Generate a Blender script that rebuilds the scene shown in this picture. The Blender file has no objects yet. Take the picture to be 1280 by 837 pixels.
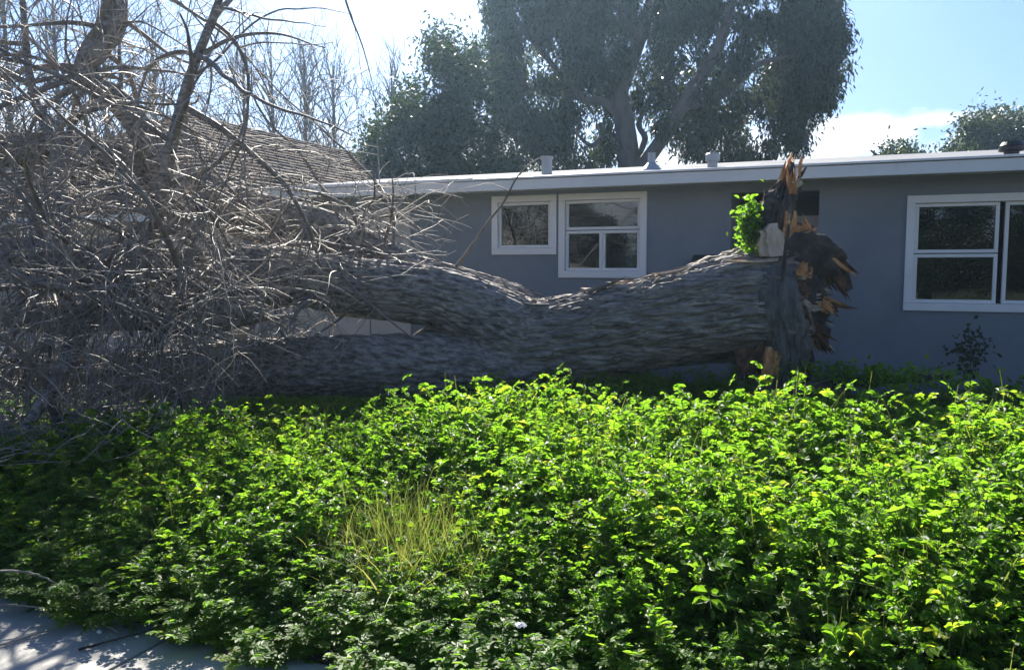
import bpy, math, random
import numpy as np
from mathutils import Vector, Matrix

S = bpy.context.scene
C = S.collection
RND = random.Random(7)
NP = np.random.default_rng(11)

# ------------------------------------------------------------------ camera
FPX, HORIZ, EYE, YAW = 1005.0, 335.0, 1.6, math.radians(22)
PITCH = math.atan((418.5 - HORIZ) / FPX)
FWD = np.array([-math.sin(YAW), math.cos(YAW), 0.0]); RIGHT = np.array([math.cos(YAW), math.sin(YAW), 0.0])
cam = bpy.data.objects.new('camera', bpy.data.cameras.new('camera')); C.objects.link(cam)
cam.location = (0, 0, EYE); cam.rotation_euler = (math.pi / 2 - PITCH, 0, YAW)
cam.data.lens = 36.0 * FPX / 1280.0; cam.data.sensor_width = 36.0; cam.data.clip_end = 2000; cam.data.clip_start = 0.05
S.camera = cam

# ------------------------------------------------------------------ light
SUN_EL, SUN_AZ = math.radians(38), YAW + math.radians(6.0)      # azimuth measured left of +Y
sun = bpy.data.objects.new('sun', bpy.data.lights.new('sun', 'SUN')); C.objects.link(sun)
sdir = Vector((-math.sin(SUN_AZ) * math.cos(SUN_EL), math.cos(SUN_AZ) * math.cos(SUN_EL), math.sin(SUN_EL)))
sun.rotation_euler = sdir.to_track_quat('Z', 'Y').to_euler(); sun.location = (0, 0, 30)
sun.data.energy = 5.0; sun.data.angle = math.radians(0.53); sun.data.color = (1.0, 0.94, 0.84)
world = bpy.data.worlds.new('World'); S.world = world; world.use_nodes = True
nt = world.node_tree; nt.nodes.clear()
def N(t, typ, **kw):
    n = t.nodes.new(typ)
    for k, v in kw.items():
        if k.startswith('i_'): n.inputs[k[2:].replace('_', ' ')].default_value = v
        elif k[0] == 'n' and k[1:].isdigit(): n.inputs[int(k[1:])].default_value = v
        else: setattr(n, k, v)
    return n
sky = N(nt, 'ShaderNodeTexSky', sky_type='NISHITA', sun_disc=False, sun_elevation=SUN_EL, sun_rotation=-SUN_AZ,
        air_density=1.0, dust_density=1.6, ozone_density=2.0, altitude=50)
bg = N(nt, 'ShaderNodeBackground'); bg.inputs['Strength'].default_value = 0.05
wo = N(nt, 'ShaderNodeOutputWorld')
tc = N(nt, 'ShaderNodeTexCoord')
mp = N(nt, 'ShaderNodeMapping'); mp.inputs['Scale'].default_value = (1.0, 1.0, 2.1); mp.inputs['Location'].default_value = (0.35, 0.2, 0.0)
cn = N(nt, 'ShaderNodeTexNoise', i_Scale=6.5, i_Detail=8.0, i_Roughness=0.55)
sep = N(nt, 'ShaderNodeSeparateXYZ')
band = N(nt, 'ShaderNodeMapRange'); band.inputs['From Min'].default_value = 0.16; band.inputs['From Max'].default_value = 0.205; band.inputs['To Min'].default_value = 1.0; band.inputs['To Max'].default_value = 0.0      # cumulus lie low over the horizon
add = N(nt, 'ShaderNodeMath', operation='MULTIPLY_ADD'); add.inputs[1].default_value = 0.24; 
cr = N(nt, 'ShaderNodeValToRGB'); cr.color_ramp.elements[0].position = 0.66; cr.color_ramp.elements[1].position = 0.80
mix = N(nt, 'ShaderNodeMix', data_type='RGBA'); mix.inputs[7].default_value = (8.2, 8.3, 8.6, 1)
L = nt.links.new
L(tc.outputs['Generated'], mp.inputs['Vector']); L(mp.outputs[0], cn.inputs['Vector']); L(tc.outputs['Generated'], sep.inputs[0])
L(sep.outputs['Z'], band.inputs[0]); L(band.outputs[0], add.inputs[0]); L(cn.outputs[0], add.inputs[2]); L(add.outputs[0], cr.inputs[0])
cm = N(nt, 'ShaderNodeMath', operation='MULTIPLY'); L(cr.outputs[0], cm.inputs[0]); L(band.outputs[0], cm.inputs[1])
L(cm.outputs[0], mix.inputs[0]); tint = N(nt, 'ShaderNodeMix', data_type='RGBA', blend_type='MULTIPLY', n0=1.0); tint.inputs[7].default_value = (0.49, 0.64, 0.90, 1); L(sky.outputs[0], tint.inputs[6]); L(tint.outputs[2], mix.inputs[6]); L(mix.outputs[2], bg.inputs['Color']); L(bg.outputs[0], wo.inputs['Surface'])
S.view_settings.view_transform = 'Standard'; S.view_settings.look = 'None'; S.view_settings.gamma = 1.0
S.view_settings.use_curve_mapping = False; S.view_settings.exposure = 1.9
S.render.engine = 'CYCLES'
S.cycles.max_bounces = 8; S.cycles.diffuse_bounces = 3; S.cycles.transmission_bounces = 6; S.cycles.transparent_max_bounces = 8
S.cycles.use_denoising = True; S.cycles.caustics_reflective = False; S.cycles.caustics_refractive = False
S.cycles.sample_clamp_indirect = 6.0

# ------------------------------------------------------------------ helpers
def W(px, py, d):
    """photo pixel + horizontal distance along the view -> world point"""
    u = (px - 640.0) / FPX; v = (418.5 - py) / FPX
    f = math.cos(PITCH) + v * math.sin(PITCH); z = -math.sin(PITCH) + v * math.cos(PITCH)
    return np.array([0, 0, EYE]) + (FWD * f + RIGHT * u + np.array([0, 0, z])) * (d / f)
def PX(p):
    q = np.asarray(p, float) - np.array([0, 0, EYE]); f = q @ FWD; r = q @ RIGHT; z = q[2]
    cd = f * math.cos(PITCH) - z * math.sin(PITCH); cu = f * math.sin(PITCH) + z * math.cos(PITCH)
    return 640 + FPX * r / cd, 418.5 - FPX * cu / cd, cd
def inpoly(x, y, poly):
    r = False; j = len(poly) - 1
    for i in range(len(poly)):
        xi, yi = poly[i]; xj, yj = poly[j]
        if (yi > y) != (yj > y) and x < (xj - xi) * (y - yi) / (yj - yi) + xi: r = not r
        j = i
    return r
def vnoise(p, seed=0):
    p = np.asarray(p, float); i = np.floor(p).astype(np.int64); f = p - i; f = f * f * (3 - 2 * f)
    def h(a, b, c):
        n = (a * 374761393 + b * 668265263 + c * 2147483647 + seed * 1442695041) & 0xFFFFFFFF
        n = ((n ^ (n >> 13)) * 1274126177) & 0xFFFFFFFF; n = n ^ (n >> 16)
        return (n & 0xFFFF) / 65535.0
    x, y, z = i[..., 0], i[..., 1], i[..., 2]; fx, fy, fz = f[..., 0], f[..., 1], f[..., 2]
    r = 0
    for dx in (0, 1):
        for dy in (0, 1):
            for dz in (0, 1):
                r = r + h(x + dx, y + dy, z + dz) * np.where(dx, fx, 1 - fx) * np.where(dy, fy, 1 - fy) * np.where(dz, fz, 1 - fz)
    return r
def fbm(p, o=4, seed=0):
    p = np.asarray(p, float); r = 0; a = 0.5; t = 0
    for k in range(o): r = r + a * vnoise(p * 2 ** k, seed + k); t += a; a *= 0.5
    return r / t
class MB:
    def __init__(s): s.v = []; s.f = []; s.n = 0; s.uv = None
    def add(s, v, f):
        v = np.asarray(v, float).reshape(-1, 3); s.v.append(v)
        s.f.extend([tuple(int(i) + s.n for i in q) for q in f]); s.n += len(v)
    def addq(s, v, fa):           # fa: int array (n,k)
        v = np.asarray(v, float).reshape(-1, 3); s.v.append(v); s.f.extend((np.asarray(fa) + s.n).tolist()); s.n += len(v)
    def box(s, a, b):
        (x0, y0, z0), (x1, y1, z1) = a, b
        s.add([(x0, y0, z0), (x1, y0, z0), (x1, y1, z0), (x0, y1, z0), (x0, y0, z1), (x1, y0, z1), (x1, y1, z1), (x0, y1, z1)],
              [(0, 3, 2, 1), (4, 5, 6, 7), (0, 1, 5, 4), (1, 2, 6, 5), (2, 3, 7, 6), (3, 0, 4, 7)])
        return s
    def mesh(s, name):
        m = bpy.data.meshes.new(name)
        v = np.concatenate(s.v) if s.v else np.zeros((0, 3))
        m.from_pydata(v.tolist(), [], s.f); return m
def link(name, me, mat, parent=None, smooth=False, bevel=0):
    o = bpy.data.objects.new(name, me); C.objects.link(o)
    if mat is not None and not me.materials: me.materials.append(mat)
    if parent is not None: o.parent = parent; o.matrix_parent_inverse = Matrix.Translation(parent.location).inverted()
    if smooth: me.polygons.foreach_set('use_smooth', np.ones(len(me.polygons), bool))
    if bevel: b = o.modifiers.new('bevel', 'BEVEL'); b.width = bevel; b.segments = 2; b.limit_method = 'ANGLE'
    return o
def empty(name, loc): o = bpy.data.objects.new(name, None); C.objects.link(o); o.location = loc; o.empty_display_size = 0.1; return o
def tag(o, label=None, cat=None, group=None, kind=None):
    for k, v in (('label', label), ('category', cat), ('group', group), ('kind', kind)):
        if v: o[k] = v
    return o
def smooth_path(pts, rad, n):
    """Catmull-Rom through pts"""
    P = np.array(pts, float); R = np.array(rad, float); K = len(P)
    t = np.linspace(0, K - 1, n); i = np.minimum(t.astype(int), K - 2); f = (t - i)[:, None]
    g = lambda A, k: A[np.clip(k, 0, K - 1)]
    def cat(A):
        p0, p1, p2, p3 = g(A, i - 1), g(A, i), g(A, i + 1), g(A, i + 2)
        return 0.5 * (2 * p1 + (p2 - p0) * f + (2 * p0 - 5 * p1 + 4 * p2 - p3) * f ** 2 + (3 * p1 - p0 - 3 * p2 + p3) * f ** 3)
    return cat(P), np.maximum(cat(R[:, None])[:, 0], 0.0005)
def frames(P):
    T = np.gradient(P, axis=0); T /= np.linalg.norm(T, axis=1)[:, None] + 1e-9
    up = np.array([0, 0, 1.0]) if abs(T[0][2]) < 0.9 else np.array([1.0, 0, 0])
    U = np.zeros_like(P); u = up - T[0] * (up @ T[0]); u /= np.linalg.norm(u)
    for k in range(len(P)):
        u = u - T[k] * (u @ T[k]); u /= np.linalg.norm(u) + 1e-9; U[k] = u
    return T, U, np.cross(T, U)
def grid_faces(n, m):
    a = np.arange(n - 1)[:, None] * m; j = np.arange(m)[None, :]; k = (j + 1) % m
    return np.stack([a + j, a + k, a + m + k, a + m + j], -1).reshape(-1, 4)
def thin_tube(mb, P, R, sides=3):
    P = np.asarray(P, float); T, U, V = frames(P); n = len(P)
    a = np.arange(sides) * 2 * math.pi / sides
    ring = P[:, None, :] + np.asarray(R)[:, None, None] * (np.cos(a)[None, :, None] * U[:, None, :] + np.sin(a)[None, :, None] * V[:, None, :])
    mb.addq(ring, grid_faces(n, sides))
def bark_tube(name, pts, rad, n, m, mat, parent, amp=0.02, la=2.2, aa=9.0, seed=1, flat=None, lump=0.08, caps=True, mod=None, fine=1.0, ridge=1.0):
    """swept limb with true furrows: ridged noise stretched along the length"""
    P, R = smooth_path(pts, rad, n); T, U, V = frames(P)
    s = np.concatenate([[0], np.cumsum(np.linalg.norm(np.diff(P, axis=0), axis=1))])
    a = np.arange(m) * 2 * math.pi / m
    A, Sg = np.meshgrid(a, s); ca, sa = np.cos(A), np.sin(A)
    wob = (fbm(np.stack([ca * 2, sa * 2, Sg * 3], -1), 3, seed + 5) - 0.5) * 1.6
    q = np.stack([ca * aa * 0.5 + wob, sa * aa * 0.5 + wob, Sg * la], -1)
    rd = np.abs(2 * vnoise(q, seed) - 1); rd2 = np.abs(2 * vnoise(q * 2.1, seed + 3) - 1)
    bark = (np.minimum(rd * 2.2, 1) * 0.65 + np.minimum(rd2 * 2, 1) * 0.35 - 0.6) * ridge
    big = fbm(np.stack([ca * 1.3, sa * 1.3, Sg * 1.4], -1), 3, seed + 9) - 0.5
    fn = fbm(np.stack([ca * 14, sa * 14, Sg * 18], -1), 2, seed + 17) - 0.5
    taper = np.minimum(R[:, None] / max(np.max(R), 1e-6), 1) ** 0.5
    rr = R[:, None] * (1 + lump * 2 * big) + amp * taper * (bark + fn * 0.5 * fine)
    if mod is not None: rr = rr * mod(A, Sg / s[-1])
    fu, fv = (1, 1) if flat is None else flat
    ring = P[:, None, :] + (rr * ca * fu)[..., None] * U[:, None, :] + (rr * sa * fv)[..., None] * V[:, None, :]
    mb = MB(); mb.addq(ring, grid_faces(n, m))
    if caps:
        for k in (0, n - 1):
            mb.v.append(ring[k].mean(0)[None]); c = mb.n; mb.n += 1; b = k * m
            for j in range(m):
                t = (b + j, b + (j + 1) % m, c); mb.f.append(t if k else t[::-1])
    me = mb.mesh(name)
    o = link(name, me, mat, parent, smooth=True)
    return o, P, R, T

# ------------------------------------------------------------------ materials
def new_mat(name):
    m = bpy.data.materials.new(name); m.use_nodes = True; t = m.node_tree; t.nodes.clear()
    out = N(t, 'ShaderNodeOutputMaterial'); return m, t, out
def mat(name, cols, scale=5.0, rough=0.8, bump=0.0, bscale=None, stretch=(1, 1, 1), detail=6.0, spec=0.4, lo=0.3, hi=0.7, metal=0.0, spots=None, dist=0.01):
    m, t, out = new_mat(name); l = t.links.new
    b = N(t, 'ShaderNodeBsdfPrincipled', i_Roughness=rough, i_Metallic=metal); b.inputs['Specular IOR Level'].default_value = spec
    tc = N(t, 'ShaderNodeTexCoord'); mp = N(t, 'ShaderNodeMapping'); mp.inputs['Scale'].default_value = stretch
    nz = N(t, 'ShaderNodeTexNoise', i_Scale=scale, i_Detail=detail, i_Roughness=0.6)
    cr = N(t, 'ShaderNodeValToRGB'); el = cr.color_ramp.elements
    el[0].position, el[1].position = lo, hi; el[0].color = (*cols[0], 1); el[1].color = (*cols[-1], 1)
    for k, c in enumerate(cols[1:-1]): e = el.new(lo + (hi - lo) * (k + 1) / (len(cols) - 1)); e.color = (*c, 1)
    l(tc.outputs['Object'], mp.inputs[0]); l(mp.outputs[0], nz.inputs['Vector']); l(nz.outputs[0], cr.inputs[0])
    colout = cr.outputs[0]
    if spots:
        n2 = N(t, 'ShaderNodeTexNoise', i_Scale=spots[0], i_Detail=5.0); r2 = N(t, 'ShaderNodeValToRGB')
        r2.color_ramp.elements[0].position = spots[1]; r2.color_ramp.elements[1].position = spots[1] + 0.12
        mx = N(t, 'ShaderNodeMix', data_type='RGBA'); mx.inputs[7].default_value = (*spots[2], 1)
        l(tc.outputs['Object'], n2.inputs['Vector']); l(n2.outputs[0], r2.inputs[0]); l(r2.outputs[0], mx.inputs[0]); l(colout, mx.inputs[6]); colout = mx.outputs[2]
    l(colout, b.inputs['Base Color'])
    if bump:
        n3 = N(t, 'ShaderNodeTexNoise', i_Scale=bscale or scale * 4, i_Detail=6.0); l(mp.outputs[0], n3.inputs['Vector'])
        bp = N(t, 'ShaderNodeBump', i_Strength=bump, i_Distance=dist); l(n3.outputs[0], bp.inputs['Height']); l(bp.outputs[0], b.inputs['Normal'])
    l(b.outputs[0], out.inputs[0]); return m
def leaf_mat(name, c0, c1, c2, trans=0.5, rough=0.4, tr_tint=(1.0, 1.0, 1.0), spec=0.4, gain=1.6):
    m, t, out = new_mat(name); l = t.links.new
    g = N(t, 'ShaderNodeNewGeometry'); oi = N(t, 'ShaderNodeObjectInfo')
    mm = N(t, 'ShaderNodeMath', operation='MULTIPLY_ADD'); mm.inputs[1].default_value = 0.6
    m2 = N(t, 'ShaderNodeMath', operation='MULTIPLY'); m2.inputs[1].default_value = 0.4
    l(g.outputs['Random Per Island'], mm.inputs[0]); l(oi.outputs['Random'], m2.inputs[0]); l(m2.outputs[0], mm.inputs[2])
    cr = N(t, 'ShaderNodeValToRGB'); el = cr.color_ramp.elements
    el[0].color = (*c0, 1); el[0].position = 0.05; el[1].color = (*c2, 1); el[1].position = 1.0; e = el.new(0.72); e.color = (*c1, 1)
    l(mm.outputs[0], cr.inputs[0])
    b = N(t, 'ShaderNodeBsdfPrincipled', i_Roughness=rough); b.inputs['Specular IOR Level'].default_value = spec
    tr = N(t, 'ShaderNodeBsdfTranslucent'); mul = N(t, 'ShaderNodeMix', data_type='RGBA', blend_type='MULTIPLY', n0=1.0)
    mul.inputs[7].default_value = (*[gain * k for k in tr_tint], 1)
    l(cr.outputs[0], b.inputs['Base Color']); l(cr.outputs[0], mul.inputs[6]); l(mul.outputs[2], tr.inputs['Color'])
    ms = N(t, 'ShaderNodeMixShader'); ms.inputs[0].default_value = trans
    l(b.outputs[0], ms.inputs[1]); l(tr.outputs[0], ms.inputs[2]); l(ms.outputs[0], out.inputs[0]); return m
def glass_mat(name):
    m, t, out = new_mat(name); l = t.links.new
    fr = N(t, 'ShaderNodeFresnel', i_IOR=1.62); gl = N(t, 'ShaderNodeBsdfGlossy', i_Roughness=0.0); gl.inputs['Color'].default_value = (0.9, 0.95, 1, 1)
    tp = N(t, 'ShaderNodeBsdfTransparent'); tp.inputs['Color'].default_value = (0.55, 0.6, 0.62, 1)
    tc = N(t, 'ShaderNodeTexCoord'); nz = N(t, 'ShaderNodeTexNoise', i_Scale=2.2, i_Detail=1.0); bp = N(t, 'ShaderNodeBump', i_Strength=0.05, i_Distance=0.03)
    l(tc.outputs['Object'], nz.inputs['Vector']); l(nz.outputs[0], bp.inputs['Height']); l(bp.outputs[0], gl.inputs['Normal'])
    ms = N(t, 'ShaderNodeMixShader'); l(fr.outputs[0], ms.inputs[0]); l(tp.outputs[0], ms.inputs[1]); l(gl.outputs[0], ms.inputs[2]); l(ms.outputs[0], out.inputs[0]); return m

M = {}
M['soil'] = mat('soil', [(0.03, 0.022, 0.014), (0.075, 0.055, 0.035)], 6, 0.95, 0.6, 30)
M['grassland'] = mat('grassland', [(0.03, 0.045, 0.015), (0.07, 0.08, 0.03)], 0.6, 0.95, 0.4, 8)
M['concrete'] = mat('concrete', [(0.22, 0.215, 0.2), (0.31, 0.3, 0.28)], 3.5, 0.85, 0.35, 60, spots=(1.7, 0.6, (0.17, 0.165, 0.15)), dist=0.004)
M['asphalt'] = mat('asphalt', [(0.035, 0.035, 0.036), (0.07, 0.07, 0.07)], 40, 0.9, 0.5, 120, dist=0.005)
M['stucco'] = mat('stucco', [(0.185, 0.208, 0.235), (0.24, 0.265, 0.292)], 1.6, 0.9, 0.5, 130, spots=(0.8, 0.62, (0.165, 0.182, 0.2)), dist=0.01, spec=0.25)
M['cream'] = mat('cream', [(0.45, 0.43, 0.40), (0.54, 0.52, 0.48)], 2, 0.7, 0.15, 40, spec=0.3, dist=0.003)
M['trim'] = mat('trim', [(0.62, 0.64, 0.64), (0.72, 0.73, 0.72)], 2.5, 0.5, 0.1, 25, spots=(3.0, 0.66, (0.5, 0.5, 0.47)), dist=0.002)
M['frame'] = mat('frame', [(0.72, 0.73, 0.72), (0.8, 0.8, 0.78)], 3, 0.35)
M['roof'] = mat('roof', [(0.11, 0.12, 0.14), (0.17, 0.18, 0.2)], 3, 0.9, 0.6, 50, spots=(1.5, 0.55, (0.08, 0.085, 0.095)), spec=0.15)
M['metal_edge'] = mat('metal_edge', [(0.6, 0.62, 0.64), (0.75, 0.76, 0.78)], 4, 0.4, spec=0.6)
M['vent'] = mat('vent', [(0.3, 0.31, 0.32), (0.42, 0.43, 0.43)], 4, 0.45, metal=0.4)
M['dark'] = mat('dark', [(0.012, 0.013, 0.015), (0.03, 0.03, 0.035)], 5, 0.5)
M['door'] = mat('door', [(0.05, 0.055, 0.065), (0.07, 0.075, 0.085)], 4, 0.45)
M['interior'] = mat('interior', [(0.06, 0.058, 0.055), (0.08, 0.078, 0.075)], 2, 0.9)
M['shingle'] = mat('shingle', [(0.07, 0.054, 0.045), (0.105, 0.082, 0.07), (0.14, 0.112, 0.097)], 5, 1.0, 0.5, 26, spec=0.05, spots=(0.7, 0.55, (0.1, 0.088, 0.08)))
M['glass'] = glass_mat('glass')
M['bark'] = mat('bark', [(0.085, 0.073, 0.062), (0.21, 0.185, 0.16), (0.38, 0.345, 0.305)], 30, 0.85, 1.0, 60, stretch=(0.13, 1, 1), lo=0.36, hi=0.64, spots=(2.3, 0.6, (0.27, 0.25, 0.22)), dist=0.012)
M['dark_bark'] = mat('dark_bark', [(0.02, 0.017, 0.014), (0.055, 0.045, 0.037), (0.1, 0.085, 0.07)], 12, 0.9, 0.9, 30, dist=0.015)
M['grey_wood'] = mat('grey_wood', [(0.08, 0.075, 0.07), (0.2, 0.19, 0.175)], 10, 0.8, 0.8, 28, stretch=(2, 2, 0.5), dist=0.012)
M['twig'] = mat('twig', [(0.17, 0.148, 0.125), (0.36, 0.325, 0.28)], 3, 0.6, spec=0.35)
M['branch'] = mat('branch', [(0.11, 0.095, 0.08), (0.24, 0.215, 0.19)], 9, 0.7, 0.5, 40, dist=0.006)
M['fresh_wood'] = mat('fresh_wood', [(0.22, 0.075, 0.02), (0.5, 0.22, 0.07), (0.62, 0.36, 0.16)], 14, 0.75, 0.7, 50, stretch=(2.2, 2.2, 0.4), dist=0.01)
M['pale_wood'] = mat('pale_wood', [(0.42, 0.3, 0.2), (0.62, 0.5, 0.38)], 12, 0.75, 0.6, 40, stretch=(2.2, 2.2, 0.4), dist=0.01)
M['rot_wood'] = mat('rot_wood', [(0.02, 0.012, 0.008), (0.09, 0.045, 0.02), (0.25, 0.12, 0.05)], 11, 0.9, 0.9, 30, dist=0.02)
M['weed'] = leaf_mat('weed', (0.04, 0.095, 0.014), (0.07, 0.14, 0.018), (0.15, 0.17, 0.03), 0.6, 0.48, (1.15, 1.12, 0.4), 0.25, 3.0)
M['weed_stem'] = mat('weed_stem', [(0.06, 0.09, 0.025), (0.12, 0.15, 0.05)], 20, 0.6)
M['mallow'] = leaf_mat('mallow', (0.045, 0.10, 0.015), (0.07, 0.14, 0.02), (0.12, 0.17, 0.03), 0.6, 0.48, (1.15, 1.12, 0.4), 0.25, 3.0)
M['grass'] = leaf_mat('grass', (0.09, 0.13, 0.03), (0.16, 0.2, 0.05), (0.3, 0.28, 0.12), 0.4, 0.45, (1.1, 1.05, 0.7), 0.4, 1.5)
M['gum_leaf'] = leaf_mat('gum_leaf', (0.03, 0.042, 0.026), (0.05, 0.065, 0.038), (0.085, 0.1, 0.055), 0.25, 0.4, (1.1, 1.1, 0.6), 0.45, 1.4)
M['tree_leaf'] = leaf_mat('tree_leaf', (0.025, 0.04, 0.018), (0.045, 0.065, 0.025), (0.08, 0.1, 0.04), 0.25, 0.45, (1.1, 1.1, 0.5), 0.35, 1.4)
M['gum_bark'] = mat('gum_bark', [(0.1, 0.085, 0.078), (0.21, 0.18, 0.165)], 2.2, 0.8, 0.5, 12, stretch=(1, 1, 0.4))
M['white_scrap'] = mat('white_scrap', [(0.7, 0.7, 0.68), (0.82, 0.81, 0.78)], 8, 0.6)
M['stone'] = mat('stone', [(0.3, 0.29, 0.27), (0.45, 0.43, 0.4)], 9, 0.85, 0.5, 40)

# ------------------------------------------------------------------ ground
def sheet(name, x0, x1, y0, y1, z, m, nx=1, ny=1, amp=0.0):
    X, Y = np.meshgrid(np.linspace(x0, x1, nx + 1), np.linspace(y0, y1, ny + 1))
    Z = np.full_like(X, z) + (fbm(np.stack([X * 0.9, Y * 0.9, X * 0], -1), 3, 4) - 0.5) * amp
    i = np.arange(ny)[:, None] * (nx + 1) + np.arange(nx)[None, :]
    mb = MB(); mb.addq(np.stack([X, Y, Z], -1), np.stack([i, i + 1, i + nx + 2, i + nx + 1], -1).reshape(-1, 4))
    return tag(link(name, mb.mesh(name), m, smooth=True), kind='structure')
tag(sheet('ground', -700, 700, -700, 900, -0.145, M['grassland']), 'open dry green ground reaching the horizon', 'ground')
tag(sheet('yard', -14, 12, 2.62, 9.2, 0.0, M['soil'], 80, 30, 0.08), 'dark soil of the front yard under the weeds', 'yard')
lot = MB(); lot.box((-60, 9.0, -0.144), (60, 80, -0.02)); lot.box((-60, 2.66, -0.144), (-14.0, 9.0, -0.02)); lot.box((12, 2.66, -0.144), (60, 9.0, -0.02))
tag(link('lot', lot.mesh('lot'), M['grassland']), 'grassy ground around and behind the houses', 'lot', kind='structure')
tag(sheet('road', -60, 60, -8, 1.05, -0.141, M['asphalt']), 'grey asphalt street in front of the sidewalk', 'road')
kerb = MB(); kerb.box((-60, 1.05, -0.144), (60, 1.19, 0.0))
tag(link('kerb', kerb.mesh('kerb'), M['concrete'], bevel=0.02), 'concrete kerb along the street', 'kerb', kind='structure')
walk = tag(empty('sidewalk', (0, 1.9, 0)), 'concrete sidewalk of square slabs along the weedy yard', 'sidewalk', kind='structure')
slab = MB(); slab.box((0.006, 1.2, -0.12), (1.494, 2.634, 0.0)); slab_me = slab.mesh('slab')
base = MB(); base.box((-30, 1.2, -0.143), (24, 2.64, -0.02)); link('slab_bed', base.mesh('slab_bed'), M['soil'], walk)
for k in range(-20, 16):
    o = link('slab', slab_me, M['concrete'], walk, bevel=0.008 if True else 0); o.location = (k * 1.5 + 0.35, -1.9 + 1.9, RND.uniform(-0.003, 0.003))

# ------------------------------------------------------------------ house
WY = 8.94; HX0, HX1 = -7.6, 7.0; WTOP = 2.5; HB = 17.2
house = tag(empty('house', (0, WY, 0)), 'single-storey house with blue-grey stucco walls, white fascia and low-pitched roof', 'house')
openings = [(-3.855, -3.06, 1.77, 2.44), (-3.01, -2.0, 1.50, 2.44), (0.628, 3.1, 1.19, 2.30), (-1.08, -0.2, 0.0, 2.4), (-7.35, -5.05, 0.0, 2.25)]
wall = MB(); TH = 0.16
xs = sorted({HX0, HX1, *[o[0] for o in openings], *[o[1] for o in openings]})
for a, b in zip(xs[:-1], xs[1:]):
    op = [o for o in openings if o[0] <= a + 1e-6 and o[1] >= b - 1e-6]
    if not op: wall.box((a, WY, -0.1), (b, WY + TH, WTOP))
    else:
        _, _, z0, z1 = op[0]
        if z0 > 0: wall.box((a, WY, -0.1), (b, WY + TH, z0))
        wall.box((a, WY, z1), (b, WY + TH, WTOP))
wall.box((HX0, WY + TH, -0.1), (HX0 + TH, HB, WTOP)); wall.box((HX1 - TH, WY + TH, -0.1), (HX1, HB, WTOP)); wall.box((HX0 + TH, HB - TH, -0.1), (HX1 - TH, HB, WTOP))
# entry recess
wall.box((-1.24, WY + TH, -0.1), (-1.08, WY + 1.1, WTOP)); wall.box((-0.2, WY + TH, -0.1), (-0.04, WY + 1.1, WTOP))
link('wall', wall.mesh('wall'), M['stucco'], house)
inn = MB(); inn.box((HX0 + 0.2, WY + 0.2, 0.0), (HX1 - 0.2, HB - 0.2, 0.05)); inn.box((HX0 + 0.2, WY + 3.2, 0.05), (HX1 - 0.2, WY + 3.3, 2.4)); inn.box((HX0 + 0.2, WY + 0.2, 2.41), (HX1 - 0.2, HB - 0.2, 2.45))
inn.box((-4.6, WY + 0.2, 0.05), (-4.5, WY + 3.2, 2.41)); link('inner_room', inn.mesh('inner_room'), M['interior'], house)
# roof
EY, EZ, PT = 8.52, 2.60, math.tan(math.radians(8.0)); RY = 13.1
rz = EZ + (RY - EY) * PT; BY = HB + 0.45; bz = rz - (BY - RY) * PT
rx0, rx1 = HX0 - 0.25, HX1 + 0.3
rf = MB(); rf.add([(rx0, EY, EZ), (rx1, EY, EZ), (rx1, RY, rz), (rx0, RY, rz), (rx0, BY, bz), (rx1, BY, bz),
                   (rx0, EY, EZ - 0.07), (rx1, EY, EZ - 0.07), (rx1, RY, rz - 0.07), (rx0, RY, rz - 0.07), (rx0, BY, bz - 0.07), (rx1, BY, bz - 0.07)],
                  [(0, 1, 2, 3), (3, 2, 5, 4), (7, 6, 9, 8), (8, 9, 10, 11), (1, 0, 6, 7), (4, 5, 11, 10), (0, 3, 9, 6), (3, 4, 10, 9), (2, 1, 7, 8), (5, 2, 8, 11)])
roof = link('roof', rf.mesh('roof'), M['roof'], house)
for gx in (HX0, HX1 - TH):
    a, b = gx, gx + TH
    v = [(a, WY, WTOP), (a, HB, WTOP), (a, RY, rz - 0.1), (b, WY, WTOP), (b, HB, WTOP), (b, RY, rz - 0.1)]
    gab = MB(); gab.add(v, [(0, 2, 1), (3, 4, 5), (0, 3, 5, 2), (2, 5, 4, 1), (0, 1, 4, 3)]); link('gable', gab.mesh('gable'), M['stucco'], house)
fa = MB(); fa.box((rx0, EY - 0.03, EZ - 0.125), (rx1, EY - 0.002, EZ - 0.012)); link('fascia', fa.mesh('fascia'), M['trim'], house, bevel=0.004)
so = MB(); so.box((rx0, EY, EZ - 0.10), (rx1, WY + 0.05, EZ - 0.082)); link('soffit', so.mesh('soffit'), M['trim'], house)
de = MB(); de.box((-3.9, EY - 0.05, EZ - 0.004), (rx1, EY + 0.06, EZ + 0.018)); link('roof_edge', de.mesh('roof_edge'), M['metal_edge'], roof, bevel=0.003)
de = MB(); de.box((rx0, EY - 0.045, EZ - 0.006), (-3.91, EY + 0.08, EZ + 0.03)); link('roof_edge', de.mesh('roof_edge'), M['metal_edge'], roof, bevel=0.003)
def lathe(prof, n=20):
    mb = MB(); a = np.arange(n) * 2 * math.pi / n
    ring = np.array([[(r * math.cos(t), r * math.sin(t), z) for t in a] for r, z in prof]); mb.addq(ring, grid_faces(len(prof), n))
    mb.f.append(tuple(range((len(prof) - 1) * n, len(prof) * n))); return mb
def roof_at(px, y):       # x on the roof under a photo column
    t = (px - 640) / FPX; c, s = math.cos(YAW), math.sin(YAW); x = y * (t * c - s) / (c + t * s); return x, y, EZ + (y - EY) * PT
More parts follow.
